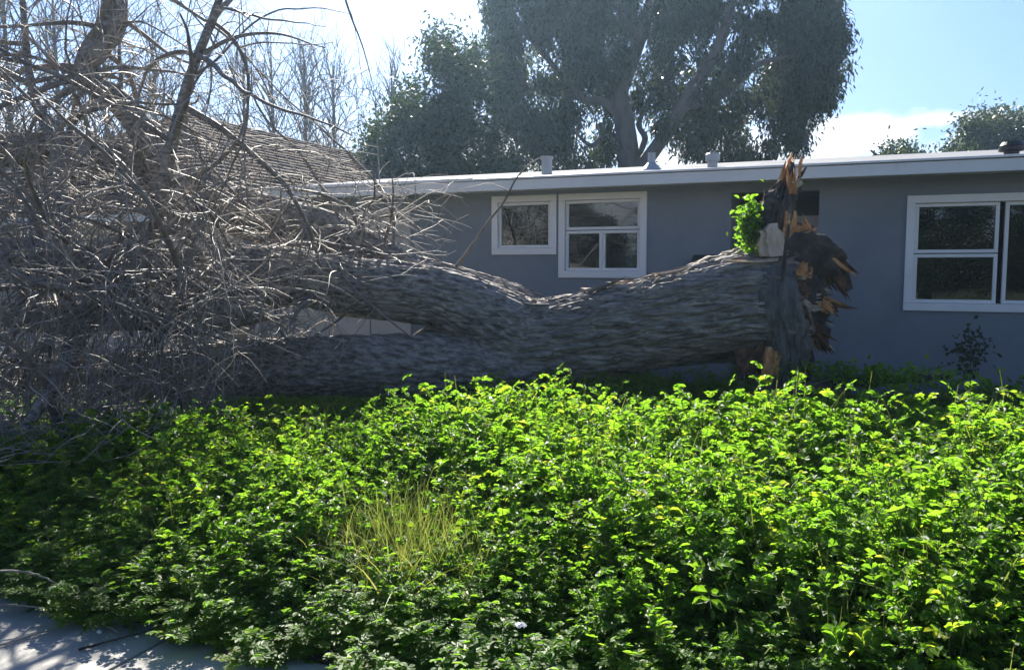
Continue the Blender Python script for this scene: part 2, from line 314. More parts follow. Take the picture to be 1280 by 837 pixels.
for nm, px, y, prof, mm in [('vent_pipe', 683, 10.2, [(0.07, -0.05), (0.07, 0.2), (0.085, 0.2), (0.085, 0.235), (0.0, 0.24)], 'vent'),
                            ('vent_cone', 812, 10.2, [(0.16, -0.04), (0.13, 0.0), (0.05, 0.09), (0.045, 0.2), (0.055, 0.21), (0.0, 0.212)], 'vent'),
                            ('vent_cap', 887, 10.0, [(0.06, -0.05), (0.06, 0.07), (0.085, 0.075), (0.085, 0.15), (0.07, 0.165), (0.0, 0.17)], 'vent'),
                            ('vent_cap', 1255, 9.6, [(0.07, -0.04), (0.07, 0.03), (0.12, 0.035), (0.12, 0.065), (0.09, 0.07), (0.09, 0.08), (0.11, 0.085), (0.09, 0.12), (0.0, 0.13)], 'dark')]:
    o = link(nm, lathe(prof).mesh(nm), M[mm], roof, smooth=False); o.location = Vector(roof_at(px, y))

def window(x0, x1, z0, z1, rows):
    """casing mesh with sashes, panes and bars as children; rows = list of (zf0, zf1, [(xf0, xf1)...])"""
    cw = 0.065; cas = MB(); y0, y1 = WY - 0.028, WY + TH
    cas.box((x0 - 0.012, y0, z0 - 0.012), (x1 + 0.012, y1, z0 + cw)); cas.box((x0 - 0.012, y0, z1 - cw), (x1 + 0.012, y1, z1 + 0.012))
    cas.box((x0 - 0.012, y0, z0 + cw), (x0 + cw, y1, z1 - cw)); cas.box((x1 - cw, y0, z0 + cw), (x1 + 0.012, y1, z1 - cw))
    win = link('window', cas.mesh('window'), M['frame'], house, bevel=0.004)
    ix0, ix1, iz0, iz1 = x0 + cw, x1 - cw, z0 + cw, z1 - cw
    for (a, b, c, d) in rows:
        sx0, sx1, sz0, sz1 = ix0 + (ix1 - ix0) * a + 0.002, ix0 + (ix1 - ix0) * b - 0.002, iz0 + (iz1 - iz0) * c + 0.002, iz0 + (iz1 - iz0) * d - 0.002
        sw = 0.034; s = MB(); ya, yb = WY + 0.012, WY + 0.07
        s.box((sx0, ya, sz0), (sx1, yb, sz0 + sw)); s.box((sx0, ya, sz1 - sw), (sx1, yb, sz1)); s.box((sx0, ya, sz0 + sw), (sx0 + sw, yb, sz1 - sw)); s.box((sx1 - sw, ya, sz0 + sw), (sx1, yb, sz1 - sw))
        link('sash', s.mesh('sash'), M['frame'], win, bevel=0.004)
        p = MB(); p.box((sx0 + sw - 0.004, WY + 0.038, sz0 + sw - 0.004), (sx1 - sw + 0.004, WY + 0.042, sz1 - sw + 0.004)); link('pane', p.mesh('pane'), M['glass'], win)
    return win
window(-3.855, -3.06, 1.77, 2.44, [(0, 1, 0, 1)])
w2 = window(-3.01, -2.0, 1.50, 2.44, [(0, 1, 0.58, 1), (0, 0.5, 0, 0.575), (0.5, 1, 0, 0.575)])
for zz in (1.7, 1.95):
    b = MB(); b.box((-2.51, WY - 0.012, zz), (-2.485, WY + 0.014, zz + 0.05)); link('latch', b.mesh('latch'), M['frame'], w2)
window(0.628, 3.1, 1.19, 2.30, [(0, 0.312, 0.5, 1), (0, 0.312, 0, 0.495), (0.33, 1, 0, 1)])
# entry: door set back, white header, transom
dr = MB(); dy = WY + 1.0
dr.box((-1.0, dy, 0.02), (-0.28, dy + 0.05, 2.08)); door = link('door', dr.mesh('door'), M['door'], house, bevel=0.004)
for (a, b, c, d) in [(-0.92, -0.68, 0.15, 0.85), (-0.6, -0.36, 0.15, 0.85), (-0.92, -0.68, 1.0, 1.95), (-0.6, -0.36, 1.0, 1.95)]:
    q = MB(); q.box((a, dy - 0.012, c), (b, dy + 0.002, d)); link('door_panel', q.mesh('door_panel'), M['door'], door, bevel=0.006)
q = lathe([(0.012, 0), (0.012, 0.03), (0.03, 0.035), (0.03, 0.06), (0.0, 0.07)]); o = link('knob', q.mesh('knob'), M['vent'], door, smooth=True); o.location = Vector((-0.34, dy, 0.98)); o.rotation_euler = (math.pi / 2, 0, 0)
q = MB(); q.box((-1.08, dy - 0.01, 0.0), (-1.002, dy + 0.09, 2.2)); q.box((-0.278, dy - 0.01, 0.0), (-0.2, dy + 0.09, 2.2)); q.box((-1.002, dy - 0.012, 2.09), (-0.278, dy + 0.09, 2.2)); link('door_frame', q.mesh('door_frame'), M['trim'], house, bevel=0.003)
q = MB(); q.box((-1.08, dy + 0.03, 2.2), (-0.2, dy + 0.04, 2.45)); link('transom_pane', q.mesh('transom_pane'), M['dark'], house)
q = MB(); q.box((-1.078, WY - 0.3, -0.05), (-0.202, dy + 0.1, 0.03)); link('door_step', q.mesh('door_step'), M['concrete'], house, bevel=0.01)
# garage door, sectional
gd = MB(); gd.box((-7.35, WY + 0.09, 0.02), (-5.05, WY + 0.12, 2.25)); gdo = link('garage_door', gd.mesh('garage_door'), M['cream'], house)
for r in range(4):
    for c in range(4):
        q = MB(); x = -7.35 + 2.3 / 4 * c; z = 0.02 + 2.23 / 4 * r
        q.box((x + 0.008, WY + 0.06, z + 0.006), (x + 2.3 / 4 - 0.008, WY + 0.092, z + 2.23 / 4 - 0.006)); link('panel', q.mesh('panel'), M['cream'], gdo, bevel=0.006)
q = MB(); q.box((-5.06, WY - 0.03, 0.0), (-4.98, WY + 0.06, 2.33)); q.box((-7.42, WY - 0.03, 0.0), (-7.34, WY + 0.06, 2.33)); q.box((-7.34, WY - 0.028, 2.25), (-5.06, WY + 0.06, 2.33)); link('garage_trim', q.mesh('garage_trim'), M['cream'], house, bevel=0.004)
# wall mailbox
mbx = tag(empty('mailbox', (-1.33, WY, 1.55)), 'small black metal mailbox on the wall beside the entry', 'mailbox')
q = MB(); q.box((-1.46, WY - 0.11, 1.5), (-1.2, WY - 0.002, 1.68)); link('box', q.mesh('box'), M['dark'], mbx, bevel=0.006)
q = MB(); q.add([(-1.47, WY - 0.125, 1.665), (-1.19, WY - 0.125, 1.665), (-1.19, WY - 0.002, 1.73), (-1.47, WY - 0.002, 1.73), (-1.47, WY - 0.125, 1.68), (-1.19, WY - 0.125, 1.68), (-1.19, WY - 0.002, 1.745), (-1.47, WY - 0.002, 1.745)],
      [(0, 3, 2, 1), (4, 5, 6, 7), (0, 1, 5, 4), (1, 2, 6, 5), (2, 3, 7, 6), (3, 0, 4, 7)]); link('lid', q.mesh('lid'), M['dark'], mbx)

# ------------------------------------------------------------------ neighbouring house
nh = tag(empty('neighbour_house', (-12.0, 18, 0)), 'neighbouring house with a brown shingle roof behind the bare branches', 'house')
nx0, nxr, nx1, ny0, ny1, ez, rzz = -16.0, -11.9, -8.15, 9.2, 27.0, 2.5, 4.62; nyh = 12.4
q = MB(); q.box((nx0 + 0.5, ny0 + 0.4, -0.1), (nx1 - 0.4, ny1 - 0.4, 2.45)); nw = link('wall', q.mesh('wall'), M['cream'], nh)
nroof = MB(); a = 0.1
top = [(nx1, ny0, ez), (nx1, ny1, ez), (nxr, ny1, rzz), (nxr, nyh, rzz), (nx0, ny0, ez), (nx0, ny1, ez)]
nroof.add(top + [(x, y, z - a) for x, y, z in top], [(0, 1, 2, 3), (3, 2, 5, 4), (0, 3, 4), (6, 9, 8, 7), (9, 10, 11, 8), (6, 10, 9), (0, 6, 7, 1), (4, 5, 11, 10), (0, 4, 10, 6), (1, 7, 8, 2), (2, 8, 11, 5)])
nr = link('roof', nroof.mesh('roof'), M['shingle'], nh)
crs = MB(); nc = 26                              # shingle courses on the two slopes in view
def course(A0, A1, B0, B1):                       # eave corners A0-A1, top corners B0-B1
    A0, A1, B0, B1 = map(np.array, (A0, A1, B0, B1)); up = np.array([0, 0, 1.0])
    for k in range(nc):
        t0, t1 = k / nc, (k + 1) / nc; a0, a1, b0, b1 = A0 + (B0 - A0) * t0, A1 + (B1 - A1) * t0, A0 + (B0 - A0) * t1, A1 + (B1 - A1) * t1; n = max(1, int(np.linalg.norm(a1 - a0) / 0.3))
        for j in range(n):
            u0, u1 = (j + 0.03) / n, (j + 0.97) / n; dz = 0.028 + RND.uniform(0, 0.018); p = [a0 + (a1 - a0) * u0, a0 + (a1 - a0) * u1, b0 + (b1 - b0) * u1, b0 + (b1 - b0) * u0]
            crs.add([p[0] + up * dz, p[1] + up * dz, p[2] + up * 0.006, p[3] + up * 0.006, p[0] + up * 0.002, p[1] + up * 0.002], [(0, 1, 2, 3), (4, 5, 1, 0)])
course((nx1, ny0, ez), (nx1, ny1, ez), (nxr, nyh, rzz), (nxr, ny1, rzz)); course((nx0, ny0, ez), (nx1, ny0, ez), (nxr, nyh, rzz), (nxr, nyh, rzz))
tag(link('shingles', crs.mesh('shingles'), M['shingle'], nr), kind='stuff')
q = MB(); q.box((nx0, ny0 - 0.02, ez - 0.2), (nx1 - 0.03, ny0 + 0.02, ez - 0.09)); link('fascia', q.mesh('fascia'), M['trim'], nh)
q = MB(); q.box((nx1 - 0.02, ny0, ez - 0.2), (nx1 + 0.02, ny1, ez - 0.09)); link('fascia', q.mesh('fascia'), M['trim'], nh)

q = MB(); q.box((-30, 12.6, -0.1), (nx0 + 0.49, 18, 2.45)); link('wall', q.mesh('wall'), M['cream'], nh)
q = MB(); q.add([(-30.4, 12.1, 2.48), (-12.2, 12.1, 2.48), (-12.2, 15.4, 4.5), (-30.4, 15.4, 4.5), (-30.4, 18.6, 2.5), (-12.2, 18.6, 2.5)], [(0, 1, 2, 3), (3, 2, 5, 4)]); link('roof', q.mesh('roof'), M['shingle'], nh)
# ------------------------------------------------------------------ fallen tree
def WP(lst): return [W(a, b, c) for a, b, c in lst]
tree = tag(empty('fallen_tree', tuple(W(990, 560, 6.8) * np.array([1, 1, 0]))), 'huge bare tree snapped at its base and lying across the front yard', 'tree')
def flare(A, t):       # buttress lobes that open towards the torn base
    k = np.clip((t - 0.55) / 0.45, 0, 1)
    return 1 + k ** 2 * (0.16 * np.cos(3 * A + 0.6) + 0.1 * np.cos(5 * A + 2)) + 0.05 * np.cos(2 * A + 6 * t)
trunk, TP, TR, TT = bark_tube('trunk', WP([(520, 440, 7.5), (600, 432, 7.45), (690, 425, 7.3), (780, 410, 7.15), (860, 396, 7.0), (930, 384, 6.88), (975, 377, 6.8), (1003, 374, 6.76)]),
                  [0.16, 0.37, 0.385, 0.40, 0.415, 0.45, 0.47, 0.40], 620, 320, M['bark'], tree, 0.062, 2.6, 26, 3, mod=flare, lump=0.07, caps=False)
limbs = []
def limb(pts, rad, n=260, m=96, amp=0.02, seed=1, name='limb', mt='bark', **k):
    o, P, R, T = bark_tube(name, WP(pts), rad, n, m, M[mt], tree, amp * 1.45, 2.6, max(5, 46 * max(rad)), seed, **k); limbs.append((P, R)); return o
limb([(720, 432, 7.3), (650, 418, 7.3), (600, 392, 7.3), (555, 374, 7.3), (500, 365, 7.3), (450, 361, 7.3), (380, 349, 7.25), (300, 341, 7.1), (220, 343, 6.9), (130, 340, 6.7), (60, 325, 6.5), (-60, 320, 6.2)],
     [0.2, 0.34, 0.30, 0.265, 0.262, 0.262, 0.25, 0.24, 0.215, 0.18, 0.15, 0.12], 520, 200, 0.03, 11)
limb([(690, 385, 7.6), (620, 366, 7.7), (560, 350, 7.8), (500, 335, 7.9), (450, 308, 8.0), (400, 288, 8.0), (300, 264, 8.0), (200, 222, 7.9), (100, 190, 7.7), (0, 187, 7.5), (-90, 180, 7.3)],
     [0.1, 0.14, 0.15, 0.17, 0.19, 0.22, 0.24, 0.2, 0.17, 0.15, 0.12], 460, 160, 0.028, 21)
limb([(700, 455, 7.2), (640, 462, 7.2), (560, 458, 7.2), (480, 457, 7.2), (380, 458, 7.15), (280, 462, 7.0), (180, 470, 6.9), (60, 470, 6.8), (-60, 460, 6.7)],
     [0.15, 0.27, 0.28, 0.27, 0.26, 0.24, 0.2, 0.17, 0.14], 420, 150, 0.028, 31)
limb([(240, 300, 7.7), (200, 205, 7.6), (160, 140, 7.6), (118, 105, 7.55), (108, 82, 7.5), (125, 55, 7.5), (142, 25, 7.5), (142, -40, 7.5), (120, -130, 7.4)],
     [0.13, 0.13, 0.12, 0.11, 0.1, 0.115, 0.11, 0.1, 0.07], 200, 48, 0.014, 41)
limb([(180, 345, 6.9), (198, 270, 6.6), (212, 190, 6.5), (238, 95, 6.5), (270, 12, 6.5), (290, -60, 6.5)], [0.066, 0.055, 0.046, 0.038, 0.03, 0.016], 120, 28, 0.008, 51)
limb([(330, 380, 7.0), (250, 400, 6.8), (160, 395, 6.5), (60, 400, 6.2), (-70, 380, 6.0)], [0.14, 0.13, 0.11, 0.1, 0.07], 160, 48, 0.014, 61)
limb([(70, 330, 6.6), (80, 250, 6.9), (70, 190, 7.2), (40, 110, 7.3), (30, 20, 7.4), (20, -80, 7.4)], [0.07, 0.055, 0.046, 0.036, 0.026, 0.015], 140, 36, 0.01, 71)
limb([(130, 350, 6.6), (110, 400, 6.2), (90, 440, 5.8), (60, 490, 5.5), (30, 540, 5.2)], [0.09, 0.07, 0.06, 0.045, 0.025], 120, 32, 0.008, 81)

# --- torn base
def unit(v): v = np.asarray(v, float); return v / (np.linalg.norm(v) + 1e-9)
def splinter(p0, p1, width, thick, nf, mt, side, jagf=0.3, curve=0.0, seed=0, name='splinter', blunt=0.08):
    """a torn slab: fibres of uneven length side by side, each a tapered wedge"""
    r = random.Random(seed); p0, p1 = np.array(p0), np.array(p1); d = p1 - p0; Ld = np.linalg.norm(d); d /= Ld
    s = np.array(side, float); s -= d * (s @ d); s /= np.linalg.norm(s); nrm = np.cross(d, s); mb = MB()
    x = -width / 2
    ws = [r.uniform(0.5, 1.5) for _ in range(nf)]; tot = sum(ws)
    for w in ws:
        w = w / tot * width; ln = Ld * (1 - r.uniform(0, jagf)); st = -Ld * r.uniform(0, 0.12); th = thick * r.uniform(0.5, 1.3); off = r.uniform(-0.4, 0.4) * thick
        sec = 7; ring = []
        for k in range(sec):
            f = k / (sec - 1); tp = 1 - (1 - blunt) * max(0, (f - 0.55) / 0.45) ** 1.3; pos = p0 + d * (st + (ln - st) * f) + nrm * (off + curve * math.sin(f * 2.2) + r.uniform(-1, 1) * 0.12 * thick) + s * (x + w / 2 + r.uniform(-1, 1) * w * 0.2)
            ring.append([pos + s * w * 0.56 * tp + nrm * th * tp / 2, pos - s * w * 0.56 * tp + nrm * th * tp / 2, pos - s * w * 0.56 * tp - nrm * th * tp / 2, pos + s * w * 0.56 * tp - nrm * th * tp / 2])
        mb.addq(np.array(ring), grid_faces(sec, 4)); b = mb.n; mb.f.append((b - 4, b - 3, b - 2, b - 1)); x += w
    return link(name, mb.mesh(name), M[mt], tree, smooth=False)
def lumpy(name, pts, rad, mt, flat=(1, 1), seed=5, amp=0.07, n=120, m=72, lump=0.32, la=4.5, aa=5, torn=0):
    def rag(A, t):          # the end tears into tongues of unequal length
        e = vnoise(np.stack([np.cos(A) * 2.6 + seed, np.sin(A) * 2.6, A * 0], -1), seed) * 0.55 + vnoise(np.stack([np.cos(A) * 7 + seed, np.sin(A) * 7, A * 0], -1), seed + 2) * 0.3
        return 1 - np.clip((t - (0.42 + 0.5 * e)) / 0.12, 0, 1) * (0.8 - 0.5 * e) if torn else 1 + 0 * A
    o, P_, R_, T_ = bark_tube(name, WP(pts), rad, n, m, M[mt], tree, amp, la, aa, seed, flat=flat, lump=lump, fine=1.6, mod=rag); r = random.Random(seed)
    for k in range(torn):
        i = int(n * r.uniform(0.35, 0.93)); off = np.array([r.gauss(0, 1), r.gauss(0, 1), r.gauss(0, 1)]); off = unit(off - T_[i] * (off @ T_[i])); p = P_[i] + off * R_[i] * r.uniform(0.5, 0.95)
        d = T_[i] + off * r.uniform(-0.1, 0.55); splinter(p - d * 0.05, p + d * r.uniform(0.08, 0.24), r.uniform(0.02, 0.07), 0.02, r.randint(2, 4), r.choice(['dark_bark', 'rot_wood', 'rot_wood', 'fresh_wood', 'pale_wood']), np.cross(d, off), 0.6, 0.02, seed * 50 + k)
    return o
# hollow, jagged end: rim spikes outwards, dark rotten heartwood sinks in
axis = TT[-1]; cen = TP[-1]; Tq, Uq, Vq = frames(TP); U0, V0 = Uq[-1], Vq[-1]
mr, kr = 120, 34; A = np.arange(mr) * 2 * math.pi / mr
v = np.zeros((kr, mr, 3))
jag = 0.16 * (fbm(np.stack([np.cos(A) * 5, np.sin(A) * 5, A * 0], -1), 3, 77) - 0.35) + 0.07 * (vnoise(np.stack([np.cos(A) * 22, np.sin(A) * 22, A * 0], -1), 8) - 0.3)
for k in range(kr):
    f = k / (kr - 1)
    rr = 0.455 * (1 - f) ** 0.8 * (1 + 0.12 * np.cos(3 * A + 0.6) * (1 - f)); ax = jag * (1 - f) ** 1.5 - 0.3 * math.sin(f * math.pi) * (1 - f) + 0.05 * f
    nz = (fbm(np.stack([np.cos(A) * 6 * (1 - f) + 3, np.sin(A) * 6 * (1 - f) + 3, A * 0 + f * 2], -1), 4, 91) - 0.5)
    ax = ax + nz * 0.36
    v[k] = cen + axis * (ax[:, None] - 0.02) + (rr * np.cos(A))[:, None] * U0 + (rr * np.sin(A))[:, None] * V0
mb = MB(); mb.addq(v, grid_faces(kr, mr)); link('torn_heartwood', mb.mesh('torn_heartwood'), M['rot_wood'], tree, smooth=False)
# slab of buttress standing straight up
lumpy('root_stub', [(972, 335, 6.85), (968, 300, 6.84), (968, 272, 6.83), (974, 250, 6.83), (982, 228, 6.82), (988, 213, 6.82), (990, 203, 6.82)], [0.22, 0.2, 0.19, 0.175, 0.14, 0.1, 0.04], 'dark_bark', (0.75, 1.0), 7, 0.07, torn=14)
lumpy('root_stub', [(975, 330, 6.7), (1005, 318, 6.66), (1032, 325, 6.62), (1050, 341, 6.6), (1062, 362, 6.6)], [0.16, 0.18, 0.16, 0.13, 0.06], 'dark_bark', (1, 0.8), 12, 0.07, torn=14)
lumpy('root_stub', [(970, 372, 6.68), (1000, 368, 6.6), (1022, 374, 6.57), (1044, 386, 6.55)], [0.16, 0.15, 0.12, 0.06], 'dark_bark', (0.9, 0.8), 15, 0.07, torn=14)
lumpy('root_stub', [(975, 395, 6.66), (1000, 402, 6.58), (1018, 414, 6.55), (1034, 436, 6.55)], [0.15, 0.14, 0.1, 0.05], 'dark_bark', (0.9, 0.8), 18, 0.07, torn=14)
lumpy('root_stub', [(985, 285, 6.78), (1000, 320, 6.7), (1004, 360, 6.64), (1004, 400, 6.62), (1000, 440, 6.62)], [0.1, 0.15, 0.17, 0.16, 0.08], 'dark_bark', (0.9, 0.8), 33, 0.09, torn=18)
lumpy('root_flare', [(972, 335, 6.5), (975, 370, 6.42), (985, 405, 6.4), (988, 440, 6.42), (980, 475, 6.45), (975, 520, 6.5), (975, 570, 6.5)], [0.08, 0.14, 0.16, 0.14, 0.125, 0.15, 0.2], 'grey_wood', (1, 0.7), 23, 0.09, n=160, m=110, lump=0.35, la=2.5, aa=16)
lumpy('root_flare', [(1003, 420, 6.6), (1003, 450, 6.55), (996, 480, 6.55), (990, 530, 6.55)], [0.06, 0.09, 0.1, 0.13], 'dark_bark', (1, 0.7), 29, 0.05)
RG = RIGHT
for k in range(44):        # torn fibres round the rim of the break
    a_ = RND.uniform(0, 6.283); off = U0 * math.cos(a_) + V0 * math.sin(a_); p = cen + off * RND.uniform(0.2, 0.46) - axis * 0.06; d = axis + off * RND.uniform(-0.2, 0.5)
    splinter(p, p + d * RND.uniform(0.08, 0.26), RND.uniform(0.03, 0.1), 0.025, RND.randint(2, 5), RND.choice(['rot_wood', 'rot_wood', 'fresh_wood', 'pale_wood', 'dark_bark']), np.cross(axis, off), 0.6, 0.02, 400 + k)
splinter(W(966, 318, 6.6), W(963, 279, 6.6), 0.19, 0.1, 2, 'pale_wood', RG, 0.25, 0.05, 1, blunt=0.45)
splinter(W(985, 312, 6.6), W(992, 262, 6.62), 0.13, 0.08, 3, 'fresh_wood', RG, 0.5, 0.04, 2, blunt=0.3)
splinter(W(1026, 318, 6.6), W(1000, 268, 6.62), 0.12, 0.05, 5, 'fresh_wood', RG, 0.3, 0.05, 3)
splinter(W(985, 295, 6.64), W(1020, 281, 6.6), 0.08, 0.05, 4, 'fresh_wood', (0, 0, 1), 0.4, 0.03, 4)
splinter(W(992, 232, 6.74), W(1007, 224, 6.7), 0.06, 0.04, 4, 'pale_wood', (0, 0, 1), 0.3, 0.01, 5)
splinter(W(990, 240, 6.72), W(988, 206, 6.72), 0.06, 0.04, 4, 'fresh_wood', RG, 0.4, 0.01, 6)
splinter(W(1004, 345, 6.47), W(1012, 325, 6.45), 0.12, 0.05, 5, 'fresh_wood', RG, 0.5, 0.03, 7)
splinter(W(998, 350, 6.45), W(1016, 352, 6.43), 0.1, 0.05, 5, 'pale_wood', (0, 0, 1), 0.5, 0.02, 8)
splinter(W(1046, 345, 6.55), W(1060, 364, 6.52), 0.06, 0.03, 4, 'rot_wood', RG, 0.6, 0.01, 9)
splinter(W(1024, 378, 6.5), W(1045, 392, 6.48), 0.09, 0.05, 4, 'fresh_wood', (0, 0, 1), 0.3, 0.01, 10)
splinter(W(990, 375, 6.42), W(1014, 390, 6.4), 0.12, 0.05, 5, 'pale_wood', (0, 0, 1), 0.5, 0.03, 11)
splinter(W(1002, 395, 6.44), W(1030, 425, 6.42), 0.1, 0.04, 5, 'rot_wood', RG, 0.6, 0.02, 12)
splinter(W(1012, 415, 6.46), W(1035, 440, 6.46), 0.08, 0.04, 4, 'rot_wood', RG, 0.5, 0.02, 13)
splinter(W(960, 436, 6.42), W(928, 478, 6.36), 0.16, 0.05, 8, 'rot_wood', RG, 0.4, 0.03, 14)
splinter(W(966, 440, 6.38), W(952, 486, 6.33), 0.12, 0.06, 6, 'fresh_wood', RG, 0.25, 0.03, 15)
splinter(W(935, 438, 6.5), W(938, 482, 6.42), 0.22, 0.06, 7, 'rot_wood', RG, 0.3, 0.03, 16)
splinter(W(978, 350, 6.36), W(990, 250, 6.38), 0.022, 0.02, 2, 'dark_bark', RG, 0.1, 0.01, 17)  # thin dark upright cable, modelled as a splinter
splinter(W(962, 346, 6.36), W(1002, 350, 6.4), 0.02, 0.015, 2, 'grey_wood', (0, 0, 1), 0.1, 0.0, 18)  # level strap across the break, modelled as a splinter
splinter(W(1003, 440, 6.4), W(990, 492, 6.36), 0.02, 0.02, 2, 'pale_wood', RG, 0.1, 0.0, 19)
# ragged bark plates and litter along the top of the trunk
for k in range(34):
    f = RND.uniform(0.12, 0.93); i = int(f * len(TP)); ang = RND.uniform(-0.75, 0.75)
    p = TP[i] + (Uq[i] * math.cos(ang) + Vq[i] * math.sin(ang)) * (TR[i] * 1.0 + 0.005)
    dd = TT[i] * RND.choice([-1, 1]) + np.array([RND.uniform(-.2, .2), RND.uniform(-.2, .2), RND.uniform(0.0, .35)])
    splinter(p, p + dd * RND.uniform(0.12, 0.4), RND.uniform(0.03, 0.08), 0.018, 3, RND.choice(['grey_wood', 'bark', 'pale_wood']), np.cross(dd, Uq[i]), 0.4, 0.02, 100 + k, 'bark_flake')

# --- branches and twigs of the fallen crown
CROWN = [(-200, -250), (330, -250), (340, -10), (430, 50), (470, 150), (505, 200), (600, 205), (590, 300), (560, 345), (480, 345), (440, 420), (410, 490), (300, 500), (215, 560), (60, 590), (-200, 620)]
def grow(p, d, length, seg, wander, grav, r):
    pts = [np.array(p, float)]; d = np.array(d, float); d /= np.linalg.norm(d); n = max(3, int(length / seg))
    curl = np.array([r.gauss(0, 1), r.gauss(0, 1), r.gauss(0, 1)]) * 0.10
    for k in range(n):
        d = d + curl * seg * 6 + np.array([r.gauss(0, wander), r.gauss(0, wander), r.gauss(0, wander) - grav * seg])
        if pts[-1][2] < 0.5 and d[2] < 0: d[2] *= -0.2
        d /= np.linalg.norm(d); pts.append(pts[-1] + d * (length / n))
    return np.array(pts)
def okp(p, margin=0):
    if p[1] > EY - 0.25 and p[2] < 2.9 and p[0] > -8: return False      # do not run into the house
    x, y, z = PX(p)
    return z > 3.2 and inpoly(x, y, CROWN)
rr = random.Random(5); twigs = MB(); branches = []; ntw = 0
def sub(P, r0, r1, lev):
    """twigs off a polyline"""
    global ntw
    n = len(P); Ld = np.linalg.norm(np.diff(P, axis=0), axis=1).sum()
    cnt = int(Ld * (6.5 * (1.25 if P[n // 2][2] < 2.4 else 0.5) if lev == 1 else 4.0)) + 1
    for q in range(cnt):
        f = rr.uniform(0.12, 1.0); i = min(int(f * (n - 1)), n - 2); p = P[i]; t = P[i + 1] - P[i]; t /= np.linalg.norm(t)
        o = np.array([rr.gauss(0, 1), rr.gauss(0, 1), rr.gauss(0, 1)]); o -= t * (o @ t); o /= np.linalg.norm(o)
        ln = rr.uniform(0.4, 1.5) if lev == 1 else rr.uniform(0.15, 0.6)
        Q = grow(p, t * rr.uniform(0.2, 0.9) + o * 0.8 + np.array([0, 0, 0.1]), ln, 0.085, 0.115, rr.uniform(-0.2, 2.2), rr)
        if not okp(Q[-1]): continue
        rb = (r0 + (r1 - r0) * f) * rr.uniform(0.4, 0.75); rb = min(max(rb, 0.003), 0.010 if lev == 1 else 0.0055)
        thin_tube(twigs, Q, np.linspace(rb, rb * 0.35, len(Q)), 3); ntw += 1
        if lev == 1 and rr.random() < 0.85: sub(Q, rb, rb * 0.35, 2)
def branch(p, d, ln, r0, grav, wander=0.09, name='branch', force=False):
    Q = grow(p, d, ln, 0.13, wander, grav, rr)
    if not force:
        for e in (len(Q) - 1, len(Q) * 2 // 3, len(Q) // 3):
            if not okp(Q[e]): return False
    mb = MB(); P2, R2 = smooth_path(Q, np.linspace(r0, r0 * 0.22, len(Q)), len(Q) * 2); thin_tube(mb, P2, R2, 7)
    link(name, mb.mesh(name), M['branch'], tree, smooth=True); branches.append(Q); sub(Q, r0, r0 * 0.22, 1); return True
made = 0; tries = 0
weights = [0, 0, 0, 1, 1, 1, 1, 1, 0, 0, 0, 2, 2, 2, 2, 2, 3, 3, 3, 4, 4, 5, 5, 6, 6]
while made < 112 and tries < 4000:
    tries += 1; li = rr.choice([0, 0, 0, 1, 1, 1, 1, 2, 3, 3, 4, 4, 5, 5, 6, 6, 7]); P, R = limbs[li]; f = rr.uniform(0.25, 1.0); i = min(int(f * (len(P) - 1)), len(P) - 2)
    p = P[i]; t = P[i + 1] - P[i]; t /= np.linalg.norm(t) + 1e-9
    x, y, _ = PX(p)
    if x < -160 or x > 520 or (x > 330 and rr.random() < 0.35): continue
    o = np.array([rr.gauss(0, 1), rr.gauss(0, 1), rr.gauss(0, 1) + 0.25]); o -= t * (o @ t); o /= np.linalg.norm(o)
    toward = -FWD * rr.uniform(-0.4, 1.4)
    if branch(p + o * R[i] * 0.6, o + t * rr.uniform(-0.2, 0.8) + toward * 0.5, rr.uniform(0.9, 2.6), rr.uniform(0.012, 0.034), rr.uniform(-0.15, 0.9)): made += 1
# long whips arching over towards the house and down to the weeds
for (a, b) in [((240, 95, 6.5), (310, 62, 6.5)), ((250, 70, 6.5), (330, 20, 6.6)), ((140, 30, 7.5), (250, 10, 7.0)), ((110, 110, 7.5), (75, 60, 7.2)), ((330, 270, 7.9), (420, 240, 7.7)), ((420, 300, 8.0), (500, 255, 7.9)), ((470, 320, 7.9), (540, 270, 7.9)), ((350, 320, 7.1), (300, 300, 6.4)), ((560, 350, 7.8), (575, 300, 7.7)), ((300, 320, 7.0), (240, 330, 6.0)), ((180, 330, 6.6), (140, 350, 5.6)), ((60, 330, 6.4), (40, 380, 5.2)), ((200, 300, 6.6), (250, 330, 5.6)), ((120, 330, 6.5), (60, 300, 5.5)), ((420, 330, 7.2), (430, 360, 6.6)), ((280, 10, 6.5), (380, 30, 6.4)), ((270, 30, 6.5), (360, 80, 6.3))]:
    p, e = W(*a), W(*b); branch(p, e - p, rr.uniform(1.0, 1.9), rr.uniform(0.011, 0.02), rr.uniform(0.5, 1.3), force=True)
for k in range(20):      # whips sweeping down onto the weeds
    a = W(rr.uniform(-60, 260), rr.uniform(230, 400), rr.uniform(5.9, 6.7)); e = W(rr.uniform(-40, 200), rr.uniform(330, 420), rr.uniform(4.9, 5.6))
    branch(a, e - a, rr.uniform(1.0, 1.7), rr.uniform(0.008, 0.014), rr.uniform(1.5, 3.2), 0.07, force=True)
hang = W(405, -70, 6.0)
branch(hang, W(450, 10, 5.9) - hang, 1.2, 0.012, 1.2, force=True)
tag(link('twigs', twigs.mesh('twigs'), M['twig'], tree, smooth=True), kind='stuff')
print('TWIGS', ntw, len(twigs.f), 'branches', made, tries)

